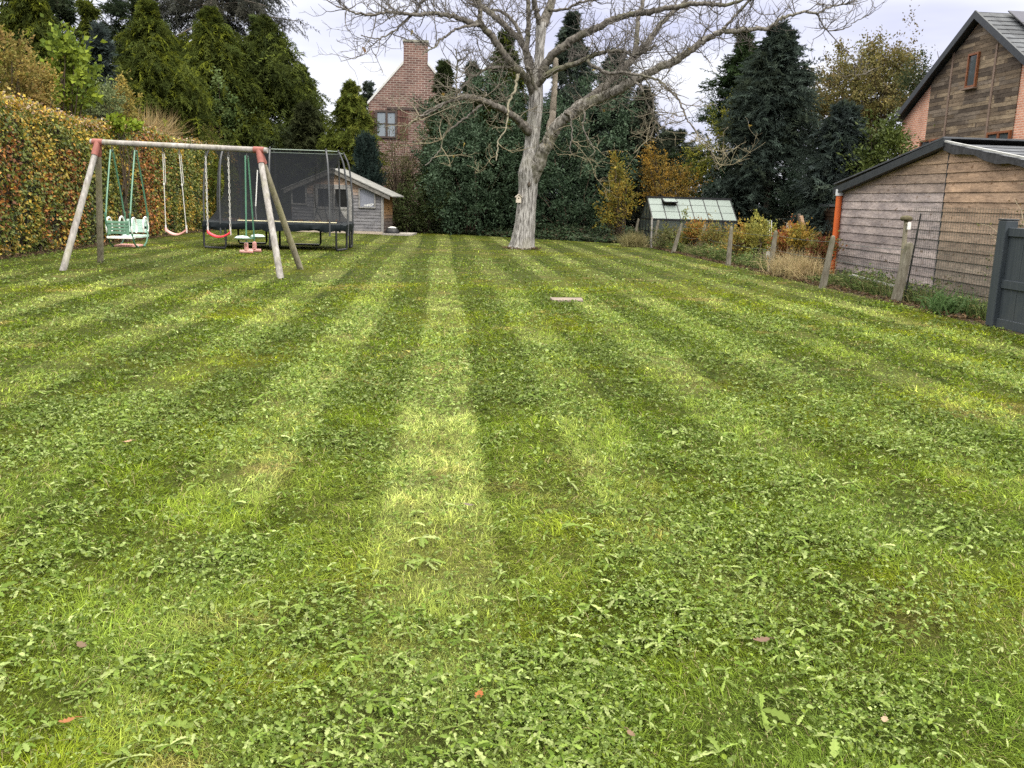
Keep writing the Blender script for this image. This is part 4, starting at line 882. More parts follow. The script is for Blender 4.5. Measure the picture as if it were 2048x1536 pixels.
# padded rim: soft wrinkled cover
pr_ = np.random.default_rng(5); N0 = len(rrect(0, 0)); wr = pr_.normal(0, .012, (N0, 6)); wr = (wr+np.roll(wr, 1, 0))/1.5
loops = [(-.02, tz-.19), (.0-.05, tz-.10), (-.04, tz-.01), (.02, tz+.025), (.20, tz+.02), (.26, tz-.02)]
V = []; 
for j, (ins, z) in enumerate(loops):
    for i, p in enumerate(rrect(ins, z)[:N0] if len(rrect(ins, z)) == N0 else [rrect(ins, z)[int(k*len(rrect(ins, z))/N0)] for k in range(N0)]):
        s_ = wr[i, j]; V.append(p+V3(s_, s_*1.1, s_*1.2 if j else s_*2.4))
F = [(j*N0+i, j*N0+(i+1) % N0, (j+1)*N0+(i+1) % N0, (j+1)*N0+i) for j in range(len(loops)-1) for i in range(N0)]
MB().add(V, F).build('rim_pad', mat('vinyl_pad', (.006, .009, .011), (.012, .016, .019), .65, (7, 7, 7), 6, .3, spec=.12), tr_, True)
pl = rrect(.25, tz-.005); MB().add(pl, [tuple(range(len(pl)))]).build('mat', mat('jump_mat', (.015, .015, .016), rough=.8), tr_)
MB().tube(rrect(.015, tz-.07)+[rrect(.015, tz-.07)[0]], .03, 8).build('frame', TST, tr_, True)
def leg(x, y, x2, y2):
    MB().tube([(x, y, tz-.08), (x, y, .10), (x+(x2-x)*.04, y+(y2-y)*.04, .035), (x2-(x2-x)*.04, y2-(y2-y)*.04, .035), (x2, y2, .10), (x2, y2, tz-.08)], .03, 8).build('leg', TST, tr_, True)
leg(tx0+.03, ty0+.75, tx0+.12, ty1-.6) if 0 else None
leg(tx0+.02, ty0+.15, tx0+.62, ty0-.01); leg(tx1-.02, ty0+.75, tx1-.22, ty0+.03); leg(tx0+1.75, ty0+.02, tx0+1.75, ty0+1.5); leg(tx1-.95, ty1-.02, tx1-1.9, ty1-.02)
leg(tx0+.4, ty1-.02, tx0+1.2, ty1-.02); leg(tx1-.02, ty1-.3, tx1-.02, ty1-.95)
ptop_ = AY(560, 297, ty0)[2]
poles = [(tx0-.04, ty0+.5), (tx0+.50, ty0-.03), (tx0+1.78, ty0-.03), (tx1-.38, ty0-.03), (tx1+.03, ty0+.62), (tx1+.03, ty1-.5), (tx1-.4, ty1+.03), (tx0+1.5, ty1+.03), (tx0+.5, ty1+.03), (tx0-.04, ty1-.5)]
def topin(p):
    v = V3(tcx-p[0], tcy-p[1], 0); w = V3(0, 0, 0)
    if p[0] < tx0+.1: w[0] = .22
    elif p[0] > tx1-.1: w[0] = -.24
    if p[1] < ty0+.1: w[1] = .22; w[0] += .10*(1 if p[0] < tx0+.8 else -1 if p[0] > tx1-.8 else 0)
    elif p[1] > ty1-.1: w[1] = -.22
    return w
for p in poles:
    b = V3(p[0], p[1], 0); w = topin(p)
    q = [b+V3(0, 0, tz-.3), b+V3(0, 0, tz+.5), b+w*.12+V3(0, 0, tz+.95), b+w*.42+V3(0, 0, tz+(ptop_-tz)*.82), b+w+V3(0, 0, ptop_)]
    P_ = []
    for i in range(4):
        p0, p1, p2, p3 = q[max(i-1, 0)], q[i], q[i+1], q[min(i+2, 4)]
        for t in np.linspace(0, 1, 6)[:-1]: P_.append(.5*((2*p1)+(-p0+p2)*t+(2*p0-5*p1+4*p2-p3)*t*t+(-p0+3*p1-3*p2+p3)*t**3))
    o = MB().tube(P_+[q[-1]], .024, 8).build('net_pole', TPL, tr_, True)
    MB().dome(q[-1], .03, .03, .04, 8, 4, -1, 1).build('pole_cap', TST, o, True)
def netmat(name, col, alpha):
    M = panemat(name, col, alpha, .9); M.node_tree.nodes['Principled BSDF'].inputs['Specular IOR Level'].default_value = .1; return M
NET = netmat('safety_netting', (.022, .024, .028), .60)
zl_ = [(.08, 0), (.20, .08), (.34, .22), (.44, .42), (.46, .60), (.42, .78), (.32, .92), (.24, 1.)]
V = []; n0 = 120
for ins, t in zl_:
    q = rrect(ins, tz+.02+(ptop_-.02-tz-.02)*t); cum = np.r_[0, np.cumsum([np.linalg.norm(q[(i+1) % len(q)]-q[i]) for i in range(len(q))])]
    qq = np.array(q+[q[0]]); u = np.linspace(0, cum[-1], n0+1)[:-1]
    for uu in u: V.append([np.interp(uu, cum, qq[:, k]) for k in range(3)])
F = [(j*n0+i, j*n0+(i+1) % n0, (j+1)*n0+(i+1) % n0, (j+1)*n0+i) for j in range(len(zl_)-1) for i in range(n0)]
MB().add(V, F).build('safety_net', NET, tr_, True)
q = rrect(.24, ptop_-.01); MB().tube(q+[q[0]], .012, 6).build('top_cord', mat('pale_green_cord', (.20, .25, .21), (.26, .31, .27), .6), tr_, True)
q = [p for p in rrect(.10, tz+.05) if p[1] < ty0+.2 and p[0] > tx0+.9]; q.sort(key=lambda p: p[0])
MB().tube(q, .014, 6).build('rim_cord', mat('yellowed_cord', (.52, .48, .30), (.6, .56, .38), .8), tr_, True)
for px0, c_, r_ in ((512, 'pale', .016), (640, 'dark', .012)):
    pts = [AY(px0+a, b, ty0+.35) for a, b in (((3, 340), (1, 380), (-1, 420), (1, 440)) if c_ == 'pale' else ((-6, 330), (-11, 380), (-8, 420), (4, 440)))]
    MB().tube(pts, r_, 6).build('zip_seam' if c_ == 'pale' else 'net_seam', mat('seam_'+c_, (.6, .6, .58) if c_ == 'pale' else (.012, .012, .013)), tr_, True)
for px0, bend in ((466, 14), (655, -9), (628, 12)):
    pts = [AY(px0+bend*sin(pi*t), 300+140*t, ty1-.55) for t in np.linspace(.03, 1, 9)]
    MB().tube(pts, .010, 6).build('net_seam', TST, tr_, True)
n = 160; x = rng.uniform(tx0+.3, tx1-.3, n); y = rng.uniform(ty0+.3, ty1-.3, n); D = rng.standard_normal((n, 3))*[1, 1, .3]
o = leaves('fallen_leaf_scatter', np.c_[x, y, np.full(n, tz+.02)+.03*rng.random(n)], D, rng.standard_normal((n, 3))*.5+V3(0, 0, 1), rng.uniform(.05, .1, n), rng.uniform(.04, .07, n), palette([(.25, .10, .03), (.18, .08, .03), (.3, .18, .05)], n), LEAF)
tag(o, 'brown fallen leaves lying on the trampoline mat', kind='stuff')

# ------------------------------------------------------------------ posts, stakes and wire along the right boundary
posts = [((1277, 437), (1268, 483), 'concrete fence post left of the greenhouse end wall'), ((1317, 440), (1307, 493), 'concrete fence post in front of the greenhouse front corner'),
         ((1364, 446), (1346, 506), 'leaning concrete post below the second greenhouse pane'), ((1410, 449), (1398, 510), 'concrete post below the middle greenhouse panes'),
         ((1463, 453), (1456, 532), 'upright concrete post below the right end of the greenhouse'), ((1552, 461), (1539, 547), 'concrete post between the yellow and red leaved bushes'),
         ((1667, 471), (1645, 576), 'concrete post in front of the orange downpipe'), ((1246, 437), (1244, 476), 'farthest dim concrete post under the golden bush')]
PO = []
def post(tp, bp, label, w0=.115, w1=.075, name='concrete_post', m=CONC, grp='leaning concrete posts along the lawn'):
    b = G(*bp); t = AY(tp[0], tp[1], b[1]); d = t-b; root = thing(name, b, label, 'fence post', grp)
    q = MB(); ax = unit(d); sx = unit(np.cross(ax, V3(0, 1, 0))); sy = np.cross(sx, ax); H = np.linalg.norm(d); V = []; F = []
    for k, (t_, w) in enumerate(((-.05, w0), (.5, (w0+w1)/2), (.93, w1), (.98, w1*.8), (1., w1*.45))):
        for a, c in ((-1, -1), (1, -1), (1, 1), (-1, 1)): V.append(b+ax*H*t_+sx*a*w*.5+sy*c*w*.5)
    for k in range(4):
        for i in range(4): F.append((k*4+i, k*4+(i+1) % 4, k*4+4+(i+1) % 4, k*4+4+i))
    F.append((16, 17, 18, 19)); q.add(V, F); q.build('shaft', m, root, False, bevel=.010)
    PO.append((b, t)); return root
for p in posts: post(*p)
post((1820, 485), (1791, 605), 'stout leaning mossy concrete post in front of the timber garage', .13, .11)
def stake(tp, bp, Y, label, r=.02, name='garden_stake', m=POLEG, cat='stake', grp=None, box=False):
    b, t = AY(bp[0], bp[1], Y), AY(tp[0], tp[1], Y); b[2] = 0
    q = MB(); q.span(b, t, r*2, r*2, up=(0, 1, 0)) if box else q.tube([b, (b+t)/2+V3(.01, 0, 0), t], r, 8)
    o = q.build(name, m, None, not box, origin=b); tag(o, label, cat, grp); return o
stake((1304, 434), (1302, 498), 30.7, 'thin pale wooden stake by the greenhouse corner', .025, m=POLE, box=True)
WST = mat('white_stake', (.5, .5, .48), (.6, .6, .58), .7)
for i, (x, lb) in enumerate(((1535, 'white garden stake leftmost of three above the yellow bush'), (1539, 'white garden stake in the middle of three above the yellow bush'), (1543, 'white garden stake rightmost of three above the yellow bush'))):
    stake((x, 441), (x+1, 490), 24.0+.1*i, lb, .012, m=WST, grp='white garden stakes')
BRD = mat('raw_board', (.26, .16, .10), (.36, .24, .15), .85, (6, 6, 30), 6)
stake((1598, 428), (1604, 500), 26.5, 'grey brown pole propped under the big blue green conifer', .05, 'prop_pole', TRUNK, 'pole')
stake((1602, 432), (1622, 505), 26.3, 'raw brown board leaning beside the propped pole', .045, 'leaning_board', BRD, 'board', box=True)
for i, (x, lb) in enumerate(((1575, 'short pale peg left of the pair under the conifer'), (1580, 'short pale peg right of the pair under the conifer'))):
    stake((x, 446), (x+1, 480), 26.+.1*i, lb, .03, 'garden_peg', POLE, 'peg', 'pale pegs under the conifer', box=True)
# bird table post beside the stout post
b = AY(1796, 585, 14.75); b[2] = 0; t = AY(1813, 436, 14.75); bt = thing('bird_feeder_post', b, 'thin wooden post with a mossy cap and small feeder by the garage', 'bird feeder')
MB().tube([b, (b+t)/2+V3(.015, 0, 0), t], [.05, .043, .036], 9).build('pole', POLEG, bt, True)
MB().dome(t+V3(0, 0, -.01), .105, .09, .055, 14, 4, -.5, 1).build('mossy_cap', mat('moss_cap', (.055, .05, .025), (.10, .085, .05), .95, (20, 20, 20), 6, .8), bt, True)
MB().box(t+V3(.02, -.075, -.13), (.055, .03, .12)).build('feeder', WHP, bt, bevel=.006)
# green welded mesh in front of the garage with its end rod
MESH = mat('green_wire', (.035, .05, .042), (.05, .065, .055), .5); ex = 7.9
e0, e1 = AX(1811, 575, 7.75), AX(1842, 427, 7.75); mf = thing('wire_mesh_fence', V3(7.75, e0[1], 0), 'fine welded wire mesh fence standing before the timber garage', 'fence')
MB().tube([V3(7.75, e0[1], 0), V3(7.75, e0[1]+(e1[1]-e0[1]), e1[2])], .014, 8).build('end_rod', TST, mf, True)
ya, yb, zt_ = e0[1], 9.0, AX(1900, 418, 7.75)[2]; mw = MB()
for k in range(int((ya-yb)/.0667)): y = ya-k*.0667; mw.box((7.75, y, zt_/2+.03), (.0028, .0028, zt_))
for k in range(int(zt_/.10)+1): mw.box((7.75+.003, (ya+yb)/2, .05+k*.10), (.003, ya-yb, .0032))
mw.build('mesh_panel', MESH, mf)
lw = MB(); zt2 = .78; y2 = 17.2
for k in range(int((y2-ya)/.075)): y = y2-k*.075; lw.box((7.72, y, zt2/2), (.0028, .0028, zt2))
for k in range(8): lw.box((7.723, (y2+ya)/2, .05+k*.10), (.003, y2-ya, .003))
lw.build('low_mesh_panel', MESH, mf)
gv = MB(); a, b = AX(1700, 549, 7.9), AX(1795, 574, 7.9); gv.span(a, b, .035, .03); tag(gv.build('pale_rail', mat('galvanised', (.42, .41, .40), (.55, .54, .52), .5, (9, 9, 9)), None, origin=(a+b)/2), 'pale weathered rail lying low in the verge by the garage', 'rail')
# line wires strung post to post
PS = sorted(PO, key=lambda p: -p[0][1]); w_ = MB()
for f_ in (.55, .88):
    for (b0, t0_), (b1, t1_) in zip(PS[:-1], PS[1:]):
        a, b = b0+(t0_-b0)*f_+V3(.07, 0, 0), b1+(t1_-b1)*f_+V3(.07, 0, 0); w_.tube([a+(b-a)*t-V3(0, 0, .03*sin(pi*t)) for t in np.linspace(0, 1, 6)], .004, 4)
o = w_.build('line_wire', MESH, None, origin=PS[0][0]); tag(o, 'two thin wires strung along the leaning concrete posts', 'wire')

# ------------------------------------------------------------------ fallen leaves in the foreground
def oakleaf(px, py, L, col, label, curl=.35, az=0.):
    p = G(px, py, .035); m_ = MB(); n = 9; prof = [.04, .5, .34, .9, .55, 1., .6, .6, .05]; V = []; F = []
    c, s = cos(az), sin(az)
    for i in range(n):
        t = i/(n-1); w = prof[i]*L*.33
        for k, sg in enumerate((-1, 0, 1)):
            lx, ly, lz = L*(t-.5), sg*w, curl*L*((2*t-1)**2*.35+abs(sg)*.28*prof[i])
            V.append(p+V3(c*lx-s*ly, s*lx+c*ly, lz+.01))
    for i in range(n-1):
        for k in (0, 1): F.append((i*3+k, i*3+3+k, i*3+4+k, i*3+1+k))
    m_.add(V, F, (1, 1, 1)); q = [p+V3(c*L*.5, s*L*.5, .02), p+V3(c*L*.85, s*L*.85+.01, .01)]; m_.tube(q, .0016, 5)
    o = m_.build('fallen_leaf', mat('fallen_leaf', col, tuple(x*.6 for x in col), .7, (25, 25, 25), 5), None, True, origin=p); tag(o, label, 'leaf', 'fallen leaves on the lawn')
oakleaf(957, 1399, .044, (.27, .085, .022), 'orange brown fallen leaf near the bottom middle of the lawn', .5, 1.2)
oakleaf(134, 1450, .042, (.23, .09, .03), 'rusty fallen leaf in the bottom left corner of the lawn', .45, .4)
oakleaf(165, 1300, .05, (.13, .085, .05), 'curled pale brown fallen leaf left, above the rusty leaf', .6, 2.4)
oakleaf(1522, 1287, .062, (.12, .07, .045), 'dark brown fallen leaf lying in the lower right of the lawn', .35, .1)
oakleaf(1262, 1476, .034, (.16, .10, .06), 'small pinkish brown fallen leaf near the bottom edge', .5, 2.)
oakleaf(255, 888, .06, (.30, .19, .11), 'light tan fallen leaf far left in the middle of the lawn', .5, .8)
oakleaf(938, 1015, .055, (.11, .085, .065), 'grey brown fallen leaf in the centre of the lawn', .4, 2.7)
oakleaf(1768, 1448, .036, (.30, .22, .14), 'small straw coloured fallen leaf in the bottom right', .5, 1.)

# ------------------------------------------------------------------ hornbeam hedge on the left
hd = thing('hornbeam_hedge', (-9.6, 21, 0), 'tall clipped hedge in rusty and golden autumn leaf along the left side', 'hedge')
def htop(y): return 3.2+.0*y+.10*np.sin(y*.7)+.12*(vnoise(y, y*0, 1.6, 12)-.5)
hx, hy0, hy1 = -9.12, 7.0, 43.0
core = MB()
ys = np.linspace(hy0, hy1, 60)
for i in range(59):
    a, b = ys[i], ys[i+1]; h = float(min(htop(a), htop(b)))-.22
    core.add([(hx-.28, a, .25), (hx-.28, b, .25), (hx-.28, b, h), (hx-.28, a, h), (hx-1.0, a, .25), (hx-1.0, b, .25), (hx-1.0, b, h), (hx-1.0, a, h)], [(0, 1, 2, 3), (4, 7, 6, 5), (3, 2, 6, 7), (0, 4, 5, 1)])
core.build('shade_core', mat('inner_shade', (.02, .016, .01), (.05, .04, .022), .95, (9, 9, 9), 8, 1.), hd)  # dark slab stands in for the shade among the inner twigs
k_ = 160; y = rng.uniform(hy0, hy1, k_); pts = np.zeros((k_, 6, 3)); t = np.linspace(0, 1, 6)
pts[..., 0] = hx-.30+.12*rng.standard_normal((k_, 1)); pts[..., 1] = y[:, None]+.1*rng.standard_normal((k_, 6)); pts[..., 2] = t*2.2
Vv, Ff = tubes_np(pts, np.full((k_, 6), .022)*np.linspace(1.3, .5, 6), 5); np_mesh('branchwork', Vv, Ff, STEM, hd, smooth=True)['kind'] = 'stuff'
n = 88000; ntop = 22000
y = hy0+(hy1-hy0)*rng.random(n)**.9; z = .05+rng.random(n)*(htop(y)+.05); bul = .16*(fnoise(y, z, 1.1, 81)-.5)+.12*(vnoise(y, z, .35, 83)-.5)
inset = .10*sstep(.7, 0, z)+.16*sstep(-.35, .02, z-htop(y))
x = hx+bul-inset-np.abs(rng.normal(0, .085, n))
y[:ntop] = rng.uniform(hy0, hy1, ntop); x[:ntop] = hx-rng.random(ntop)*1.15; z[:ntop] = htop(y[:ntop])+.07*rng.standard_normal(ntop)+.12*(fnoise(y[:ntop], x[:ntop], .5, 19)-.5)+.10*(rng.random(ntop) < .06)
D = rng.standard_normal((n, 3))*[.5, .9, .7]+V3(.35, 0, -.45); Nn = rng.standard_normal((n, 3))*.55+V3(.8, -.2, .45); Nn[:ntop] = rng.standard_normal((ntop, 3))*.6+V3(.1, 0, 1)
f1, f2, f3 = fnoise(y, z*1.2, 2.2, 201), fnoise(y, z, 1.0, 211), fnoise(y, z, 2.6, 221)
rust = np.array([(.22, .08, .02), (.30, .13, .032), (.13, .055, .025)]); gold = np.array([(.33, .25, .04), (.28, .22, .05), (.34, .20, .03)])
oliv = np.array([(.105, .125, .022), (.14, .15, .03), (.075, .10, .02)]); deep = np.array([(.035, .055, .022), (.05, .07, .03), (.06, .065, .02)])
sc = np.stack([sstep(.54, .68, f1)*.9+.35*sstep(14, 9, y)*(f2 > .4)+.9*np.exp(-((y-30)/1.6)**2)+.8*np.exp(-((y-23.5)/.9)**2)*(z < 2.4), sstep(.48, .66, f2)*.85+.22, .70+.5*sstep(.45, .7, f3), sstep(.52, .66, fnoise(y, z, .9, 231))*(z < 1.7)*1.5+.06], 1)
sc[:ntop] = np.stack([.25+0*f1[:ntop], .9*sstep(15, 20, y[:ntop])*sstep(30, 24, y[:ntop])+.25, .45+0*f1[:ntop], .02+0*f1[:ntop]], 1)
sc = np.maximum(sc, 0)**1.7; cdf = np.cumsum(sc/sc.sum(1, keepdims=True), 1); pick = (rng.random((n, 1)) > cdf).sum(1).clip(0, 3); allp = np.stack([rust, gold, oliv, deep]); cc = allp[pick, rng.integers(0, 3, n)]
tan_ = np.array([(.33, .27, .20), (.30, .20, .14), (.24, .17, .11)]); kt = np.zeros(n, bool); kt[:ntop] = rng.random(ntop) < np.where(y[:ntop] < 16, .75, .3); cc[kt] = tan_[rng.integers(0, 3, kt.sum())]
cc = cc*1.18*rng.lognormal(0, .26, (n, 1))
ivy = pick == 3; sz = np.where(ivy, .052, .086)*rng.uniform(.65, 1.3, n)
leaves('foliage', np.stack([x, y, z], 1), D, Nn, sz, sz*rng.uniform(.55, .8, n), cc, leafmat('hedge_leaf', .5, .3, .3), hd, .12, .1)

# ------------------------------------------------------------------ evergreen and autumn trees
THUJA = [(0.0634, 0.0827, 0.0167), (0.0861, 0.1054, 0.0221), (0.0417, 0.0559, 0.0133)]; THTIP = (.125, .145, .018)
DARKC = [(0.0272, 0.0414, 0.0229), (0.0391, 0.0562, 0.0277), (0.0480, 0.0622, 0.0309)]; BLUE = [(0.0527, 0.0701, 0.0657), (0.0706, 0.0901, 0.0858), (0.0404, 0.0556, 0.0491)]
BGRN = [(0.0408, 0.0576, 0.0456), (0.0560, 0.0752, 0.0608), (0.0486, 0.0630, 0.0414)]
TH = dict(tipcol=THTIP, elev=(0, 42), droop=1.0)
conifer('thuja_tree', 'olive green thuja at the far left edge above the rusty hedge', 'tree', 48, -40, 29, 104, THUJA, nb=420, prof=.62, bumpy=.36, **TH)
conifer('thuja_tree', 'slender thuja with a thin wispy top in the gap of sky at left', 'tree', 176, 14, 34, 70, THUJA, nb=200, prof=1.35, **TH)
conifer('blue_conifer', 'small blue grey conifer between the thujas above the green sapling', 'tree', 196, 66, 31.5, 42, BLUE, nb=170, prof=.7, elev=(20, 55), droop=.3)
conifer('thuja_tree', 'broad pointed olive thuja behind the middle of the swing beam', 'tree', 296, 14, 37.5, 145, THUJA, nb=560, prof=.82, bumpy=.36, **TH)
conifer('thuja_tree', 'tall olive thuja with a pointed top left of the trampoline net', 'tree', 420, 28, 44, 140, THUJA, nb=580, prof=.78, bumpy=.36, sublen=.6, spray=.21, wid=.04, **TH)
conifer('thuja_tree', 'dark olive thuja whose right flank slopes down to the brick house', 'tree', 526, 44, 46, 150, [(.05, .066, .016), (.066, .082, .02), (.038, .052, .015)], nb=620, prof=.70, bumpy=.34, sublen=.6, spray=.21, wid=.04, tipcol=(.08, .10, .018), elev=(0, 42), droop=1.)
conifer('cedar_tree', 'tall dark cedar with open feathered branches behind the thujas', 'tree', 420, -230, 54, 190, [(.035, .042, .036), (.05, .056, .048), (.065, .064, .05)], nb=130, nsub=30, nspr=10, fan=3, prof=.5, elev=(-22, 16), droop=.7, spray=.22, wid=.03, sublen=1.0, t0=.35, inner=.12, bumpy=.4, tubes=True)
conifer('spruce_tree', 'dark spruce with spreading boughs left of the cedar against the sky', 'tree', 258, -70, 46, 84, DARKC, nb=110, nsub=16, nspr=8, fan=3, prof=.6, elev=(10, 45), droop=.1, t0=.3, bumpy=.5, sublen=.6, spray=.2, wid=.03, tubes=True)
conifer('spruce_tree', 'dark tree top peeping over the far left thuja', 'tree', 112, -36, 44, 60, DARKC, nb=110, nsub=14, prof=.5, elev=(0, 40), t0=.4, bumpy=.5, sublen=.6, tubes=True)
conifer('conifer', 'small dusky conifer at the foot of the dark thuja by the shed', 'tree', 612, 216, 42.5, 50, [(.034, .042, .018), (.046, .054, .022)], nb=240, prof=.5, elev=(0, 45), droop=.6)
conifer('thuja_tree', 'light green thuja standing just left of the brick gable house', 'tree', 702, 178, 42, 64, [(.08, .10, .018), (.10, .12, .022), (.055, .072, .016)], nb=330, prof=.6, tipcol=(.15, .165, .03), elev=(0, 45), droop=.8)
conifer('blue_juniper', 'spiky blue juniper rising behind the right side of the shed roof', 'tree', 733, 290, 38.8, 26, [(.024, .04, .034), (.034, .05, .044)], nb=170, prof=.5, elev=(50, 75), droop=-1.2)
conifer('conifer', 'far blue green tree top left of the brick gable', 'tree', 738, 172, 56, 30, BGRN, nb=130, prof=.5, elev=(0, 40), t0=.2)
conifer('cypress_tree', 'small pointed cypress just right of the brick chimney', 'tree', 890, 134, 42, 46, [(.038, .055, .02), (.052, .07, .026)], nb=280, prof=.75, elev=(15, 55), droop=.4)
conifer('cypress_tree', 'second pointed cypress between the chimney and the bare tree', 'tree', 946, 138, 42.5, 46, DARKC, nb=280, prof=.75, elev=(15, 55), droop=.4)
conifer('cypress_tree', 'green cypress with a yellowish tip left of the bare trunk', 'tree', 1012, 76, 41, 76, [(.034, .05, .018), (.05, .066, .02)], nb=380, prof=.75, tipcol=(.10, .12, .02), elev=(15, 50), droop=.5)
conifer('spruce_tree', 'tallest dark spruce seen through the bare branches', 'tree', 1146, 34, 43.5, 98, BGRN, nb=420, prof=.8, elev=(0, 40), droop=.6)
conifer('cypress_tree', 'blue green cypress right of the tall dark spruce', 'tree', 1232, 112, 41.5, 74, BGRN, nb=380, prof=.65, elev=(15, 50), droop=.4)
conifer('cypress_tree', 'dusky cypress at the right end of the dark group behind the bare tree', 'tree', 1288, 186, 40, 50, [(.034, .044, .03), (.048, .054, .038)], nb=280, prof=.6, elev=(15, 50), droop=.4)
conifer('dark_conifer', 'dark conifer with jagged boughs left of the big blue green conifer', 'tree', 1492, 74, 39, 108, [(.026, .045, .018), (.038, .06, .024)], nb=190, nsub=13, nspr=9, prof=.85, elev=(15, 50), droop=.2, bumpy=.5, sublen=.6)
conifer('blue_conifer', 'big dense blue green conifer in the right half of the garden', 'tree', 1560, 62, 35, 116, BGRN+[(.042, .058, .050)], nb=620, nsub=10, prof=.6, elev=(5, 45), droop=.5, bumpy=.22)
conifer('blue_conifer', 'low rounded blue green conifer in front of the brown leaved tree', 'tree', 1690, 222, 30.5, 64, BLUE+BGRN, nb=400, prof=.42, elev=(0, 45), droop=.5, bumpy=.2)

conifer('thuja_tree', 'short dark thuja filling the gap left of the cedar trunk', 'tree', 352, 84, 47, 70, THUJA, nb=300, prof=.5, **TH)
conifer('thuja_tree', 'low olive thuja on the slope right of the dark olive thuja', 'tree', 604, 140, 49, 56, [(.042, .058, .012), (.056, .07, .015)], nb=260, prof=.5, **TH)
conifer('dark_conifer', 'low black green conifer deep behind the left dark bush', 'tree', 1000, 236, 46, 90, DARKC, nb=300, prof=.3, elev=(0, 40))
conifer('dark_conifer', 'low black green conifer deep behind the bare trunk', 'tree', 1110, 246, 46, 90, DARKC, nb=300, prof=.3, elev=(0, 40))
conifer('dark_conifer', 'low black green conifer deep behind the right dark bush', 'tree', 1215, 226, 46, 90, DARKC, nb=300, prof=.3, elev=(0, 40))
conifer('dark_conifer', 'low dusky conifer between the orange bush and the jagged dark conifer', 'tree', 1345, 272, 45, 70, [(.04, .055, .035), (.055, .065, .045)], nb=260, prof=.35, elev=(0, 40))
BUSH = lambda px, py, Y: AY(px, py, Y)
def blob(px, py, Y, rx, rz, ry=None): c = AY(px, py, Y); s_ = Y/FPX; return (c, V3(rx*s_, (ry or rx)*s_, rz*s_))
def base(px, Y): c = AY(px, 400, Y); return V3(c[0], Y, 0)
LAUR = [(0.0251, 0.0470, 0.0251), (0.0386, 0.0653, 0.0338), (0.0549, 0.0865, 0.0476)]
bushy('laurel_bush', 'big dark glossy evergreen bush left of the bare trunk', 'shrub', base(945, 38.5), [blob(945, 335, 38.5, 105, 105, 80), blob(985, 260, 39.5, 70, 110), blob(890, 300, 39.5, 55, 100), blob(960, 420, 38.4, 80, 40, 60)], LAUR, 24000, (.13, .06), .36, 380, GLOSSY, stems=8, shell=.5)
bushy('laurel_bush', 'big dark glossy evergreen bush right of the bare trunk', 'shrub', base(1150, 37.5), [blob(1130, 335, 37.5, 105, 105, 80), blob(1200, 280, 38.5, 80, 110), blob(1060, 300, 38.8, 60, 110), blob(1120, 425, 37.3, 100, 36, 60)], LAUR, 24000, (.13, .06), .36, 380, GLOSSY, stems=8, shell=.5)
bushy('evergreen_shrub', 'mid green shrub with lighter leaves between the shed and the dark bush', 'shrub', base(850, 38.8), [blob(848, 408, 38.8, 52, 50), blob(875, 380, 39.2, 30, 45)], [(.05, .07, .022), (.075, .10, .035), (.035, .05, .02)], 5200, (.11, .055), .3, 110, LEAF, stems=16)
bushy('tangled_shrub', 'half bare brownish shrub in front of the foot of the brick house', 'shrub', base(800, 39.5), [blob(800, 320, 39.5, 36, 70), blob(790, 390, 39.5, 36, 60)], [(.07, .075, .035), (.10, .08, .05), (.12, .09, .06), (.08, .10, .03)], 4200, (.08, .04), .28, 130, LEAF, stems=70, shell=.3)
bushy('privet_shrub', 'low leafy green shrub right behind the grey shed', 'shrub', base(812, 38.6), [blob(815, 425, 38.6, 32, 44)], [(.045, .06, .02), (.07, .085, .03)], 2800, (.09, .05), .25, 70, LEAF, stems=12)
HB = [(.30, .19, .025), (.34, .17, .02), (.22, .18, .03), (.13, .14, .03)]
bushy('golden_bush', 'golden hornbeam bush left of the greenhouse', 'shrub', base(1240, 34.6), [blob(1240, 392, 34.6, 38, 54), blob(1232, 345, 34.6, 16, 36), blob(1222, 432, 34.4, 28, 30)], [(.27, .19, .03), (.24, .14, .022), (.17, .16, .03), (.10, .12, .025), (.06, .085, .02)], 3600, (.085, .05), .22, 150, LEAF, [.24, .2, .2, .2, .16], stems=30, up=.25, shell=.2)
bushy('orange_bush', 'orange leaved bush behind the greenhouse roof', 'shrub', base(1335, 36.2), [blob(1335, 374, 36.2, 50, 50), blob(1298, 330, 36.6, 26, 56), blob(1375, 374, 36.4, 32, 42)], [(.28, .14, .018), (.29, .18, .025), (.19, .12, .03), (.13, .105, .03), (.08, .08, .025)], 5200, (.085, .05), .24, 190, LEAF, stems=34, up=.2, shell=.2)
bushy('yellow_tree', 'yellow green young tree left of the big blue green conifer', 'tree', base(1437, 37.2), [blob(1446, 290, 37.2, 42, 60), blob(1455, 245, 37.2, 22, 36), blob(1415, 330, 37.2, 40, 50)], [(.26, .24, .03), (.17, .18, .03), (.10, .125, .03)], 5600, (.08, .05), .28, 120, LEAF, stems=20, trunk=(3.5, .06))
bushy('laurel_bush', 'drooping dark green laurel above the right end of the greenhouse', 'shrub', base(1490, 36.2), [blob(1478, 370, 36.2, 56, 48), blob(1500, 420, 36.2, 60, 50)], [(.028, .055, .022), (.05, .085, .036), (.02, .04, .02)], 6200, (.17, .055), .36, 120, GLOSSY, stems=14, droop=.35)
bushy('laurel_bush', 'bright green laurel beside the brick pier of the tall house', 'shrub', base(1768, 29.5), [blob(1764, 310, 29.5, 40, 50), blob(1738, 340, 29.3, 34, 36), blob(1782, 268, 30, 14, 26)], [(.05, .07, .016), (.075, .095, .02), (.034, .052, .014)], 5600, (.14, .06), .34, 110, GLOSSY, stems=12)
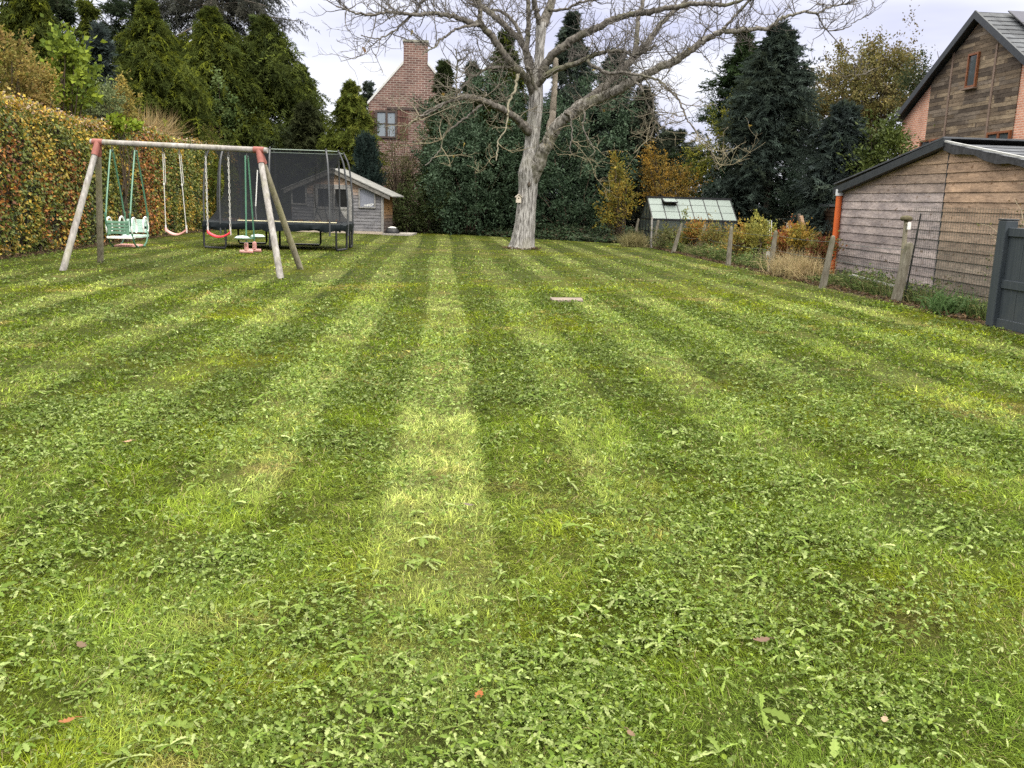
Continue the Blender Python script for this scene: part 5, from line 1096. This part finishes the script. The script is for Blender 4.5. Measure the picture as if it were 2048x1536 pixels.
bushy('dark_evergreen', 'dark evergreen mass below the big blue green conifer', 'shrub', base(1625, 32.6), [blob(1622, 390, 32.6, 72, 46), blob(1655, 360, 32.6, 36, 52)], [(.022, .036, .025), (.03, .046, .032)], 8000, (.11, .05), .34, 140, LEAF, stems=12)
bushy('brown_leaved_tree', 'round thinning tree with olive brown leaves beyond the conifers', 'tree', base(1735, 47), [blob(1730, 190, 47, 112, 100), blob(1680, 230, 47, 66, 80), blob(1770, 150, 47, 60, 64)], [(.14, .125, .04), (.18, .15, .05), (.11, .075, .04), (.09, .10, .03)], 30000, (.13, .085), .5, 420, LEAF, stems=90, trunk=(6.5, .16), shell=.3)
bushy('bare_tree', 'faint leafless tree top just left of the house roof', 'tree', base(1890, 60), [blob(1892, 125, 60, 16, 22)], [(.2, .17, .13)], 60, (.1, .06), .4, 60, LEAF, stems=60, trunk=(9, .15), shell=.2)
bushy('dark_tree', 'dark leafy tree tucked under the slope of the house roof', 'tree', base(1830, 42), [blob(1828, 190, 42, 24, 60)], [(.05, .065, .025), (.03, .04, .02)], 2600, (.11, .07), .4, 60, LEAF, stems=10, trunk=(4, .1))
# behind the hedge, from left to right
def behind(name, label, px, py, Y, rx, rz, pal, n, ls, cl=.25, nc=70, stems=14, up=.2, cat='shrub', m=LEAF, shell=.35, more=()):
    return bushy(name, label, cat, base(px, Y), [blob(px, py, Y, rx, rz)]+[blob(*b) for b in more], pal, n, ls, cl, nc, m, stems=stems, up=up, shell=shell)
behind('autumn_shrub', 'olive and brown autumn shrub above the hedge at the far left', 22, 150, 23.5, 44, 62, [(.17, .15, .04), (.22, .14, .055), (.14, .16, .035), (.30, .22, .06)], 3800, (.085, .05), .2, 110, 24)
behind('autumn_shrub', 'orange leaved shrub above the hedge left of the green sapling', 72, 170, 24.5, 30, 40, [(.32, .18, .04), (.28, .22, .07), (.17, .18, .05)], 2600, (.07, .045), .2, 80, 22)
behind('sapling', 'tall sapling with large bright green leaves above the hedge', 140, 150, 25.8, 36, 66, [(.12, .165, .022), (.08, .12, .025), (.22, .27, .03)], 1300, (.15, .12), .26, 90, 18, .0, more=[(136, 96, 25.6, 16, 16)])
behind('leafy_shrub', 'grey green shrub above the hedge right of the sapling', 205, 205, 28.3, 34, 30, [(.11, .145, .055), (.17, .20, .09)], 2000, (.08, .05), .2, 60)
behind('autumn_shrub', 'golden orange shrub above the hedge behind the left swing ropes', 248, 212, 30, 22, 46, [(.30, .20, .04), (.26, .22, .06), (.18, .17, .05)], 2200, (.075, .045), .18, 60, 20)
behind('leafy_shrub', 'green leafed shrub above the hedge left of the trampoline', 440, 226, 43, 44, 52, [(.09, .14, .045), (.15, .20, .08), (.06, .09, .03)], 4200, (.11, .07), .26, 90, 18)
behind('leafy_shrub', 'low green shrub over the end of the hedge behind the trampoline', 500, 262, 45, 40, 32, [(.07, .10, .03), (.05, .075, .025)], 2600, (.10, .06), .24, 60)
behind('dark_shrub', 'dark shrub behind the trampoline net', 590, 330, 43.5, 70, 70, [(.03, .042, .018), (.045, .06, .025)], 5200, (.12, .06), .35, 110)
behind('vine', 'bright lime climbing leaves lying over the hedge top', 246, 249, 26.8, 30, 7, [(.17, .22, .02), (.13, .18, .02)], 420, (.11, .09), .16, 26, 6, .0, 'climber')
n = 2600; c0, c1 = AY(290, 250, 32.5), AY(415, 262, 41); t = rng.random(n); P = c0+(c1-c0)*t[:, None]; P[:, 0] += -np.abs(rng.normal(0, .4, n)); P[:, 2] = 2.6
V, F, c = grassclump(P, 1.6, .028, palette([(.30, .23, .11), (.36, .27, .15), (.20, .17, .07), (.26, .16, .07)], n), .16)
root = thing('dry_reeds', c0*V3(1, 1, 0), 'dry straw coloured tall grass showing over the hedge', 'tall grass'); np_mesh('foliage', V, F, BLADE, root, c)

# ------------------------------------------------------------------ small plants along the posts
SH = [(1375, 485, 28.6, 15, 30, [(.10, .14, .035), (.26, .14, .03)], 'green shrub with orange tips beside the third concrete post'),
      (1392, 462, 28.2, 12, 15, [(.34, .12, .03), (.28, .17, .04)], 'small orange red shrub top under the greenhouse eave'),
      (1432, 480, 26.5, 19, 30, [(.26, .13, .03), (.18, .15, .045), (.12, .14, .04)], 'orange and green shrub before the right half of the greenhouse'),
      (1490, 480, 24.0, 24, 34, [(.34, .20, .03), (.33, .25, .05), (.27, .10, .03), (.14, .15, .04)], 'golden orange shrub right of the upright concrete post'),
      (1518, 474, 23.2, 22, 36, [(.33, .29, .06), (.30, .25, .05), (.18, .19, .05)], 'bright yellow shrub below the white garden stakes'),
      (1572, 492, 21.0, 18, 32, [(.27, .07, .025), (.22, .055, .025), (.30, .15, .04)], 'deep red shrub right of the yellow shrub'),
      (1602, 482, 20.4, 12, 22, [(.34, .23, .035), (.30, .17, .04)], 'small yellow shrub between the red shrubs'),
      (1645, 502, 19.3, 16, 22, [(.20, .055, .03), (.16, .07, .04)], 'dark red shrub left of the orange downpipe'),
      (1462, 505, 25.2, 20, 20, [(.22, .14, .05), (.16, .15, .05)], 'low brownish shrub at the foot of the upright post'),
      (1335, 478, 30.0, 24, 24, [(.09, .095, .04), (.13, .11, .05)], 'dull green weeds filling the greenhouse corner')]
for px, py, Y, rx, rz, pal, lb in SH:
    bushy('autumn_shrub', lb, 'shrub', base(px, Y), [blob(px, py, Y, rx*1.35, rz)], list(pal)+[(.13, .15, .035)], 2100, (.068, .04), .14, 80, LEAF, stems=20, up=.35, shell=.15, spiky=.24, group='autumn shrubs behind the post fence')
for px, Y, H, hw, lb, cols in ((1592, 19.5, .62, .42, 'feathery straw coloured grass clump left of the downpipe post', [(.40, .31, .17), (.45, .36, .21), (.28, .23, .11)]), (1626, 18.6, .55, .35, 'pale feathery grass clump nearest the downpipe post', [(.42, .32, .18), (.34, .28, .14)]),
                               (1272, 31.2, .6, .4, 'dry grass clump at the farthest posts', [(.26, .22, .11), (.16, .15, .06)]), (1425, 26.8, .45, .45, 'dry grass clump between the middle concrete posts', [(.30, .24, .13), (.2, .18, .08)])):
    b = base(px, Y); n = 1100; P = b+np.c_[rng.normal(0, hw*.45, (n, 2)), np.zeros(n)]
    root = thing('grass_clump', b, lb, 'grass clump', 'dry grass clumps by the fence'); V, F, c = grassclump(P, H, .010, palette(cols, n), .45); np_mesh('foliage', V, F, BLADE, root, c)
b = AX(1905, 610, 7.62); b[2] = 0
root = thing('iris_clump', b, 'green sword leaved clump at the foot of the garage wall', 'plant'); n = 240; P = b+np.c_[rng.normal(0, .16, (n, 2)), np.zeros(n)]; V, F, c = grassclump(P, .42, .024, palette([(.07, .13, .04), (.10, .16, .06)], n), .5); np_mesh('foliage', V, F, LEAF, root, c)
# thorny climber over the board fence
root = thing('climbing_rose', (7.75, 11.0, 0), 'half bare climbing rose beside the anthracite fence post', 'climber')
k = 34; t = np.linspace(0, 1, 9); a = V3(7.75, 11.2, 0)+rng.normal(0, .12, (k, 3))*[.5, 2, 0]; e = np.stack([rng.uniform(7.6, 8.2, k), rng.uniform(10.6, 12.6, k), rng.uniform(.6, 2.0, k)], 1)
pts = a[:, None]*(1-t[None, :, None])+e[:, None]*t[None, :, None]; pts[..., 2] += np.sin(t*pi)*.28; pts[:, 1:] += rng.normal(0, .03, (k, 8, 3))
Vv, Ff = tubes_np(pts, np.full((k, 9), .0065)*np.linspace(1.2, .5, 9), 4); np_mesh('branchwork', Vv, Ff, mat('rose_stem', (.17, .14, .09), (.25, .21, .14), .8), root, smooth=True)
n = 420; i = rng.integers(0, k, n); j = rng.integers(3, 9, n); P = pts[i, j]+rng.normal(0, .05, (n, 3)); leaves('foliage', P, rng.standard_normal((n, 3)), rng.standard_normal((n, 3)), .04, .026, palette([(.07, .10, .03), (.12, .12, .04), (.16, .10, .04)], n), LEAF, root)

# ------------------------------------------------------------------ the bare walnut in the middle of the lawn
TY = G(1043, 497)[1]; tb = G(1043, 497)
wt = thing('walnut_tree', tb, 'big bare walnut tree with a forked pale trunk on the lawn', 'tree')
def spl(pts, per=6):
    q = [np.asarray(p, float) for p in pts]; P_ = []
    for i in range(len(q)-1):
        p0, p1, p2, p3 = q[max(i-1, 0)], q[i], q[i+1], q[min(i+2, len(q)-1)]
        for t in np.linspace(0, 1, per, endpoint=False): P_.append(.5*((2*p1)+(-p0+p2)*t+(2*p0-5*p1+4*p2-p3)*t*t+(-p0+3*p1-3*p2+p3)*t**3))
    return np.array(P_+[q[-1]])
PXM = TY/FPX*1.0
LIMBS = []; BARKM = mat('fork_bark', (.08, .072, .06), (.28, .262, .235), .95, (13, 13, 8), 9, 1., lo=.40, hi=.62, stain=(.12, .12, .06), stain_scale=1., spec=.08)
def limb(name, pts, r0, r1, dy0, dy1, sides=9, m=BARK2, dens=1.):
    """pts: pixels from the fork outwards; dy: how far nearer or farther than the trunk the limb leaves the picture."""
    q = np.array(pts, float); s = np.r_[0, np.cumsum(np.hypot(*np.diff(q, axis=0).T))]; s /= s[-1]
    P = np.array([AY(p[0], p[1], TY+dy0+(dy1-dy0)*u) for p, u in zip(q, s)]); P = spl(P, 5); n = len(P)
    wob = .014*rng.standard_normal((n, 3)); wob[0] = 0; P = P+wob
    jt = np.convolve(rng.standard_normal(n+8), np.ones(9)/9, 'valid')*.16; R = (r0+(r1-r0)*np.linspace(0, 1, n)**.72)*PXM*(1+jt)
    MB().tube(list(P), list(R), sides).build(name, m, wt, True); LIMBS.append((P, R, dens if r0 > 3.7 else dens*.45)); return P
# trunk: fluted, swollen at the root and at the fork
tr_p = [(1041.5, 501, 35), (1043, 496, 27), (1044.5, 485, 23), (1047, 465, 20.5), (1050, 440, 19.2), (1052.5, 415, 18.4), (1055, 390, 18.2), (1056.5, 365, 18.8), (1058, 345, 21.5), (1060.5, 328, 19.5), (1062, 310, 16.2), (1063, 290, 14.2), (1067, 255, 13.6), (1070.5, 222, 13.6), (1072, 195, 13.2), (1072, 168, 12.5), (1076, 145, 10.2), (1079, 120, 9), (1080, 95, 8.6), (1082, 65, 9.6), (1083, 45, 9.4)]
Q = spl([AY(a, b, TY).tolist()+[r*PXM] for a, b, r in tr_p], 5); V = []; ns = 40
for i, (x, y, z, r) in enumerate(Q):
    for k in range(ns):
        a = 2*pi*k/ns; fl = 1+.055*sin(5*a+z*.8)*min(1.3, .9/(z+.3)+.25)+.03*sin(11*a+z*2.1)+.018*sin(23*a-z*4+i)+.03*sin(3*a+z*3)
        V.append((x+r*fl*cos(a), y+r*fl*sin(a), z if i else -.06))
F = [(i*ns+k, i*ns+(k+1) % ns, (i+1)*ns+(k+1) % ns, (i+1)*ns+k) for i in range(len(Q)-1) for k in range(ns)]
MB().add(V, F).build('trunk', BARK, wt, True)
kb = AY(1058, 369, TY-.30); MB().dome(kb, .055, .05, .075, 12, 5, -1, 1).build('knot_hole', mat('knot', (.03, .022, .016), (.08, .065, .05), .95), wt, True)
limb('branch', [(1061, 362), (1070, 340), (1080, 320), (1090, 297), (1100, 276), (1110, 257), (1126, 240), (1144, 226), (1160, 213), (1180, 204), (1200, 197), (1225, 186), (1250, 172), (1275, 157), (1300, 145), (1325, 132), (1352, 121), (1375, 105), (1400, 86), (1425, 71), (1442, 64), (1475, 62), (1510, 57), (1536, 56), (1561, 37), (1586, 29), (1611, 24), (1633, 27), (1650, 18), (1680, 10), (1712, 2)], 15.5, 1.1, -.05, -3.4, 16, BARKM)
limb('branch', [(1611, 24), (1633, 28), (1643, 46), (1656, 61), (1686, 58), (1711, 44), (1735, 30)], 2., .6, -2.9, -3.4)
limb('branch', [(1442, 64), (1452, 52), (1470, 32), (1490, 10), (1512, -8), (1540, -30)], 3.2, 1.2, -2.3, -2.6)
limb('branch', [(1136, 234), (1158, 214), (1180, 197), (1200, 180), (1214, 168), (1235, 146), (1258, 125), (1282, 100), (1300, 80), (1315, 60), (1332, 37), (1355, 17), (1380, -6), (1410, -30)], 11, 3.4, -.85, 1.6, 12)
limb('branch', [(1268, 112), (1272, 92), (1274, 75), (1275, 50), (1278, 27), (1286, 4), (1292, -30)], 6, 3.6, .2, .8)
limb('branch', [(1074, 166), (1083, 148), (1092, 128), (1107, 108), (1125, 95), (1150, 77), (1175, 65), (1200, 52), (1225, 40), (1250, 31), (1275, 27), (1300, 25), (1325, 17), (1350, 14), (1375, 9), (1400, 7), (1425, 9), (1450, 10), (1480, 2), (1520, -8)], 10, 2.6, .0, -2.6, 12)
limb('branch', [(1074, 172), (1087, 156), (1100, 146), (1125, 136), (1150, 127), (1175, 117), (1200, 107), (1225, 102), (1250, 104), (1265, 110), (1290, 104), (1310, 92)], 7, 2., -.1, -2.4)
limb('branch', [(1175, 118), (1182, 130), (1195, 137), (1215, 146), (1237, 145), (1255, 150), (1275, 168), (1285, 185)], 3.6, 2., -1.4, -2.5)
limb('branch', [(1240, 145), (1270, 149), (1300, 155), (1320, 162), (1340, 182), (1357, 200), (1367, 220), (1372, 237), (1384, 252), (1402, 276), (1420, 292), (1425, 312), (1437, 340)], 2.8, .8, -2.2, -3.4)
limb('branch', [(1099, 260), (1104, 235), (1107, 207), (1109, 178), (1110, 150), (1112, 118)], 7, 5, .05, .35, 10, mat('dead_wood', (.22, .185, .145), (.31, .27, .22), .9, (9, 9, 3), 8, .6), .2)
limb('branch', [(1068, 190), (1057, 160), (1040, 145), (1025, 130), (1010, 112), (997, 92), (985, 75), (972, 60), (960, 50), (942, 45), (920, 37), (887, 29), (870, 26), (850, 28), (825, 29), (800, 27), (775, 25), (750, 29), (725, 27), (705, 24), (690, 18), (672, 14)], 9.5, 1.0, .0, -3.0, 12)
limb('branch', [(960, 50), (942, 51), (915, 57), (895, 70), (880, 80), (872, 92), (860, 99), (845, 108)], 3.4, 1., -1.3, -2.2)
limb('branch', [(966, 55), (961, 40), (960, 25), (959, 8), (957, -25)], 5, 3.4, -1.2, -1.0)
limb('branch', [(1069, 170), (1062, 140), (1056, 118), (1050, 100), (1040, 80), (1025, 65), (1005, 47), (985, 30), (965, 15), (948, -3), (930, -30)], 9.5, 4.5, .15, 2.0, 12)
limb('branch', [(1045, 88), (1037, 60), (1020, 37), (1000, 22), (975, 20), (955, 12), (935, 4)], 5, 1.8, .8, 2.4)
limb('branch', [(1050, 102), (1056, 75), (1056, 57), (1057, 25), (1056, -10)], 5.5, 4, .3, .5)
limb('branch', [(957, 2), (900, -18), (865, -12), (850, 0), (832, 22), (822, 32), (800, 52), (785, 65), (760, 77), (737, 75), (722, 70)], 3.4, .9, -1., -2.6)
limb('branch', [(762, 77), (745, 90), (732, 105), (707, 117)], 1.4, .6, -2.2, -2.7)
limb('branch', [(1060, 268), (1048, 253), (1040, 245), (1020, 228), (1000, 217), (975, 205), (950, 197), (928, 194), (910, 199)], 8, 5, -.1, -2.4, 10)
limb('branch', [(914, 198), (895, 204), (875, 212), (850, 227), (830, 238), (818, 252), (805, 266)], 3.2, .8, -2.3, -3.0)
limb('branch', [(920, 194), (912, 199), (890, 208), (868, 222), (842, 232), (826, 244)], 2.4, .8, -2.3, -2.9)
limb('branch', [(913, 196), (913, 172), (913, 150), (914, 115), (912, 98)], 2., 1., -2.3, -2.4, dens=1.6)
limb('branch', [(972, 205), (958, 213), (945, 224), (925, 240), (905, 255), (888, 270), (882, 297), (868, 314), (850, 330)], 2.8, .8, -1.6, -2.6)
limb('branch', [(1048, 152), (1037, 141), (1018, 136), (1000, 135), (975, 137), (955, 147), (937, 162), (917, 180)], 4.2, 1.2, -.2, -1.6)
limb('branch', [(1036, 148), (1034, 160), (1030, 180), (1022, 195), (1017, 207), (1016, 225), (1015, 237), (1010, 262), (997, 278), (995, 300), (992, 322)], 3.2, 1., -.7, -1.6, m=mat('pale_bark', (.16, .145, .10), (.25, .23, .165), .9, (9, 9, 3), 6, .4))
limb('branch', [(1152, 218), (1142, 222), (1142, 240), (1144, 270), (1140, 295), (1146, 312)], 1.9, .7, -1.2, -1.8)
limb('branch', [(1164, 211), (1170, 232), (1166, 255), (1178, 280), (1190, 300), (1180, 312)], 1.8, .7, -1.2, -2.0)
limb('branch', [(1281, 153), (1285, 175), (1292, 200), (1302, 225), (1310, 245), (1300, 275)], 2.2, .8, -1.4, -2.1)
limb('branch', [(1290, 150), (1303, 190), (1308, 225), (1316, 250), (1318, 268)], 1.8, .7, -1.6, -2.3)
limb('branch', [(1083, 60), (1075, 30), (1070, 10), (1062, -30)], 6, 4.4, .0, -.6)
limb('branch', [(1083, 55), (1093, 28), (1102, 8), (1112, -30)], 9, 7, .0, .6, 12)
limb('branch', [(1097, 20), (1112, 20), (1135, 17), (1160, 4), (1190, 0), (1225, -10)], 3.4, 1.6, .1, -1.5)
limb('branch', [(1072, 180), (1064, 152), (1058, 138), (1050, 134)], 4.2, 2.5, -.4, -.7)
# crown above the frame
for a0, dx, dz in ((1112, 60, -150), (1062, -60, -160), (1410, 90, -70), (930, -120, -90), (957, -60, -110), (1292, 40, -120)):
    limb('branch', [(a0, -30), (a0+dx*.3, -30+dz*.4), (a0+dx*.7, -30+dz*.75), (a0+dx, -30+dz)], 3.8, 1.2, .4*np.sign(dx), 1.5*np.sign(dx))
# twigs: walnut shoots, knobbly and turning up at the tips
def shoots(par, n, L0, r0, up, per=6, tipr=.45, out=.9, wts=None):
    """par: list of (P,R) polylines; n shoots spread over them by length."""
    seg = np.concatenate([np.c_[p[:-1], p[1:]-p[:-1], r[:-1, None]] for p, r in par]); ln = np.linalg.norm(seg[:, 3:6], axis=1)
    if wts is not None: ln = ln*np.concatenate([np.full(len(p)-1, w_) for (p, r), w_ in zip(par, wts)])
    i = rng.choice(len(seg), n, p=ln/ln.sum()); u = rng.random((n, 1)); s0 = seg[i, :3]+seg[i, 3:6]*u; tg = unit(seg[i, 3:6]); rr = seg[i, 6]
    d = unit(tg*.55+unit(rng.standard_normal((n, 3)))*out*np.array([1, .8, .85])+V3(0, 0, up*.5)); L = L0*rng.lognormal(0, .42, n)
    pts = np.empty((n, per, 3)); pts[:, 0] = s0; st = L[:, None]/(per-1)
    for k in range(1, per):
        d = unit(d+rng.standard_normal((n, 3))*.26+V3(0, 0, up*.22)); pts[:, k] = pts[:, k-1]+d*st
    r = np.minimum(r0, rr*.8)[:, None]*np.linspace(1, tipr, per)[None]
    return pts, np.maximum(r, .004)
par = [(P[int(len(P)*.25):], R[int(len(P)*.25):]) for P, R, dn in LIMBS if dn > .3]; pw = [dn for P, R, dn in LIMBS if dn > .3]
A, AR = shoots(par, 600, .85, .016, .40, 7, wts=pw)
B, BR = shoots(list(zip(A, AR)), 2600, .40, .0085, .35, 6)
Cc, CRr = shoots(list(zip(B, BR))+list(zip(A, AR)), 5200, .19, .006, .45, 5, .7)
Vs, Fs, o_ = [], [], 0
for P, R, sd_ in ((A, AR, 5), (B, BR, 4), (Cc, CRr, 3)):
    V, F = tubes_np(P, R, sd_); Vs.append(V); Fs.append(F+o_); o_ += len(V)
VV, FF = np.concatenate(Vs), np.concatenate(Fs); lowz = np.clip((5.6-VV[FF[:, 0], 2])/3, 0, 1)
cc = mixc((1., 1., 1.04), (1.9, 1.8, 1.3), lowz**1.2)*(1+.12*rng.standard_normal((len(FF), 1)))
tw = np_mesh('twigs', VV, FF, TWIG, wt, np.clip(cc, 0, 2), smooth=True); tw['kind'] = 'stuff'
n = 46; i = rng.integers(0, len(B), n); P = B[i, -1]; ks = P[:, 2] < 6.5; P = P[ks]; n = len(P)
leaves('leaf', P, rng.standard_normal((n, 3))*[1, 1, .4]+V3(0, 0, -.8), rng.standard_normal((n, 3)), rng.uniform(.10, .18, n), rng.uniform(.06, .10, n), palette([(.22, .12, .05), (.32, .24, .05), (.16, .10, .06)], n), LEAF, wt)['kind'] = 'stuff'
# nest box on the trunk
c = AY(1037, 398, TY-.22); nb = thing('nest_box', c-V3(0, 0, .1), 'small pale wooden nest box fixed to the trunk', 'nest box'); PW = mat('pale_box_wood', (.45, .40, .32), (.55, .50, .42), .8, (9, 9, 9))
bx = MB(); bx.add([c+V3(x, y, z) for y in (-.075, .075) for x, z in ((-.075, -.11), (.075, -.11), (.075, .06), (0, .125), (-.075, .06))], [(0, 1, 2, 3, 4), (9, 8, 7, 6, 5), (0, 5, 6, 1), (1, 6, 7, 2), (2, 7, 8, 3), (3, 8, 9, 4), (4, 9, 5, 0)])
bx.build('box', PW, nb); MB().tube([c+V3(0, -.070, .02), c+V3(0, -.078, .02)], .021, 12).build('entrance', BLACKM, nb)
for sg in (-1, 1): MB().span(c+V3(sg*.105, 0, .05), c+V3(0, 0, .145), .20, .016, up=(0, 1, 0)).build('roof_board', PW, nb)
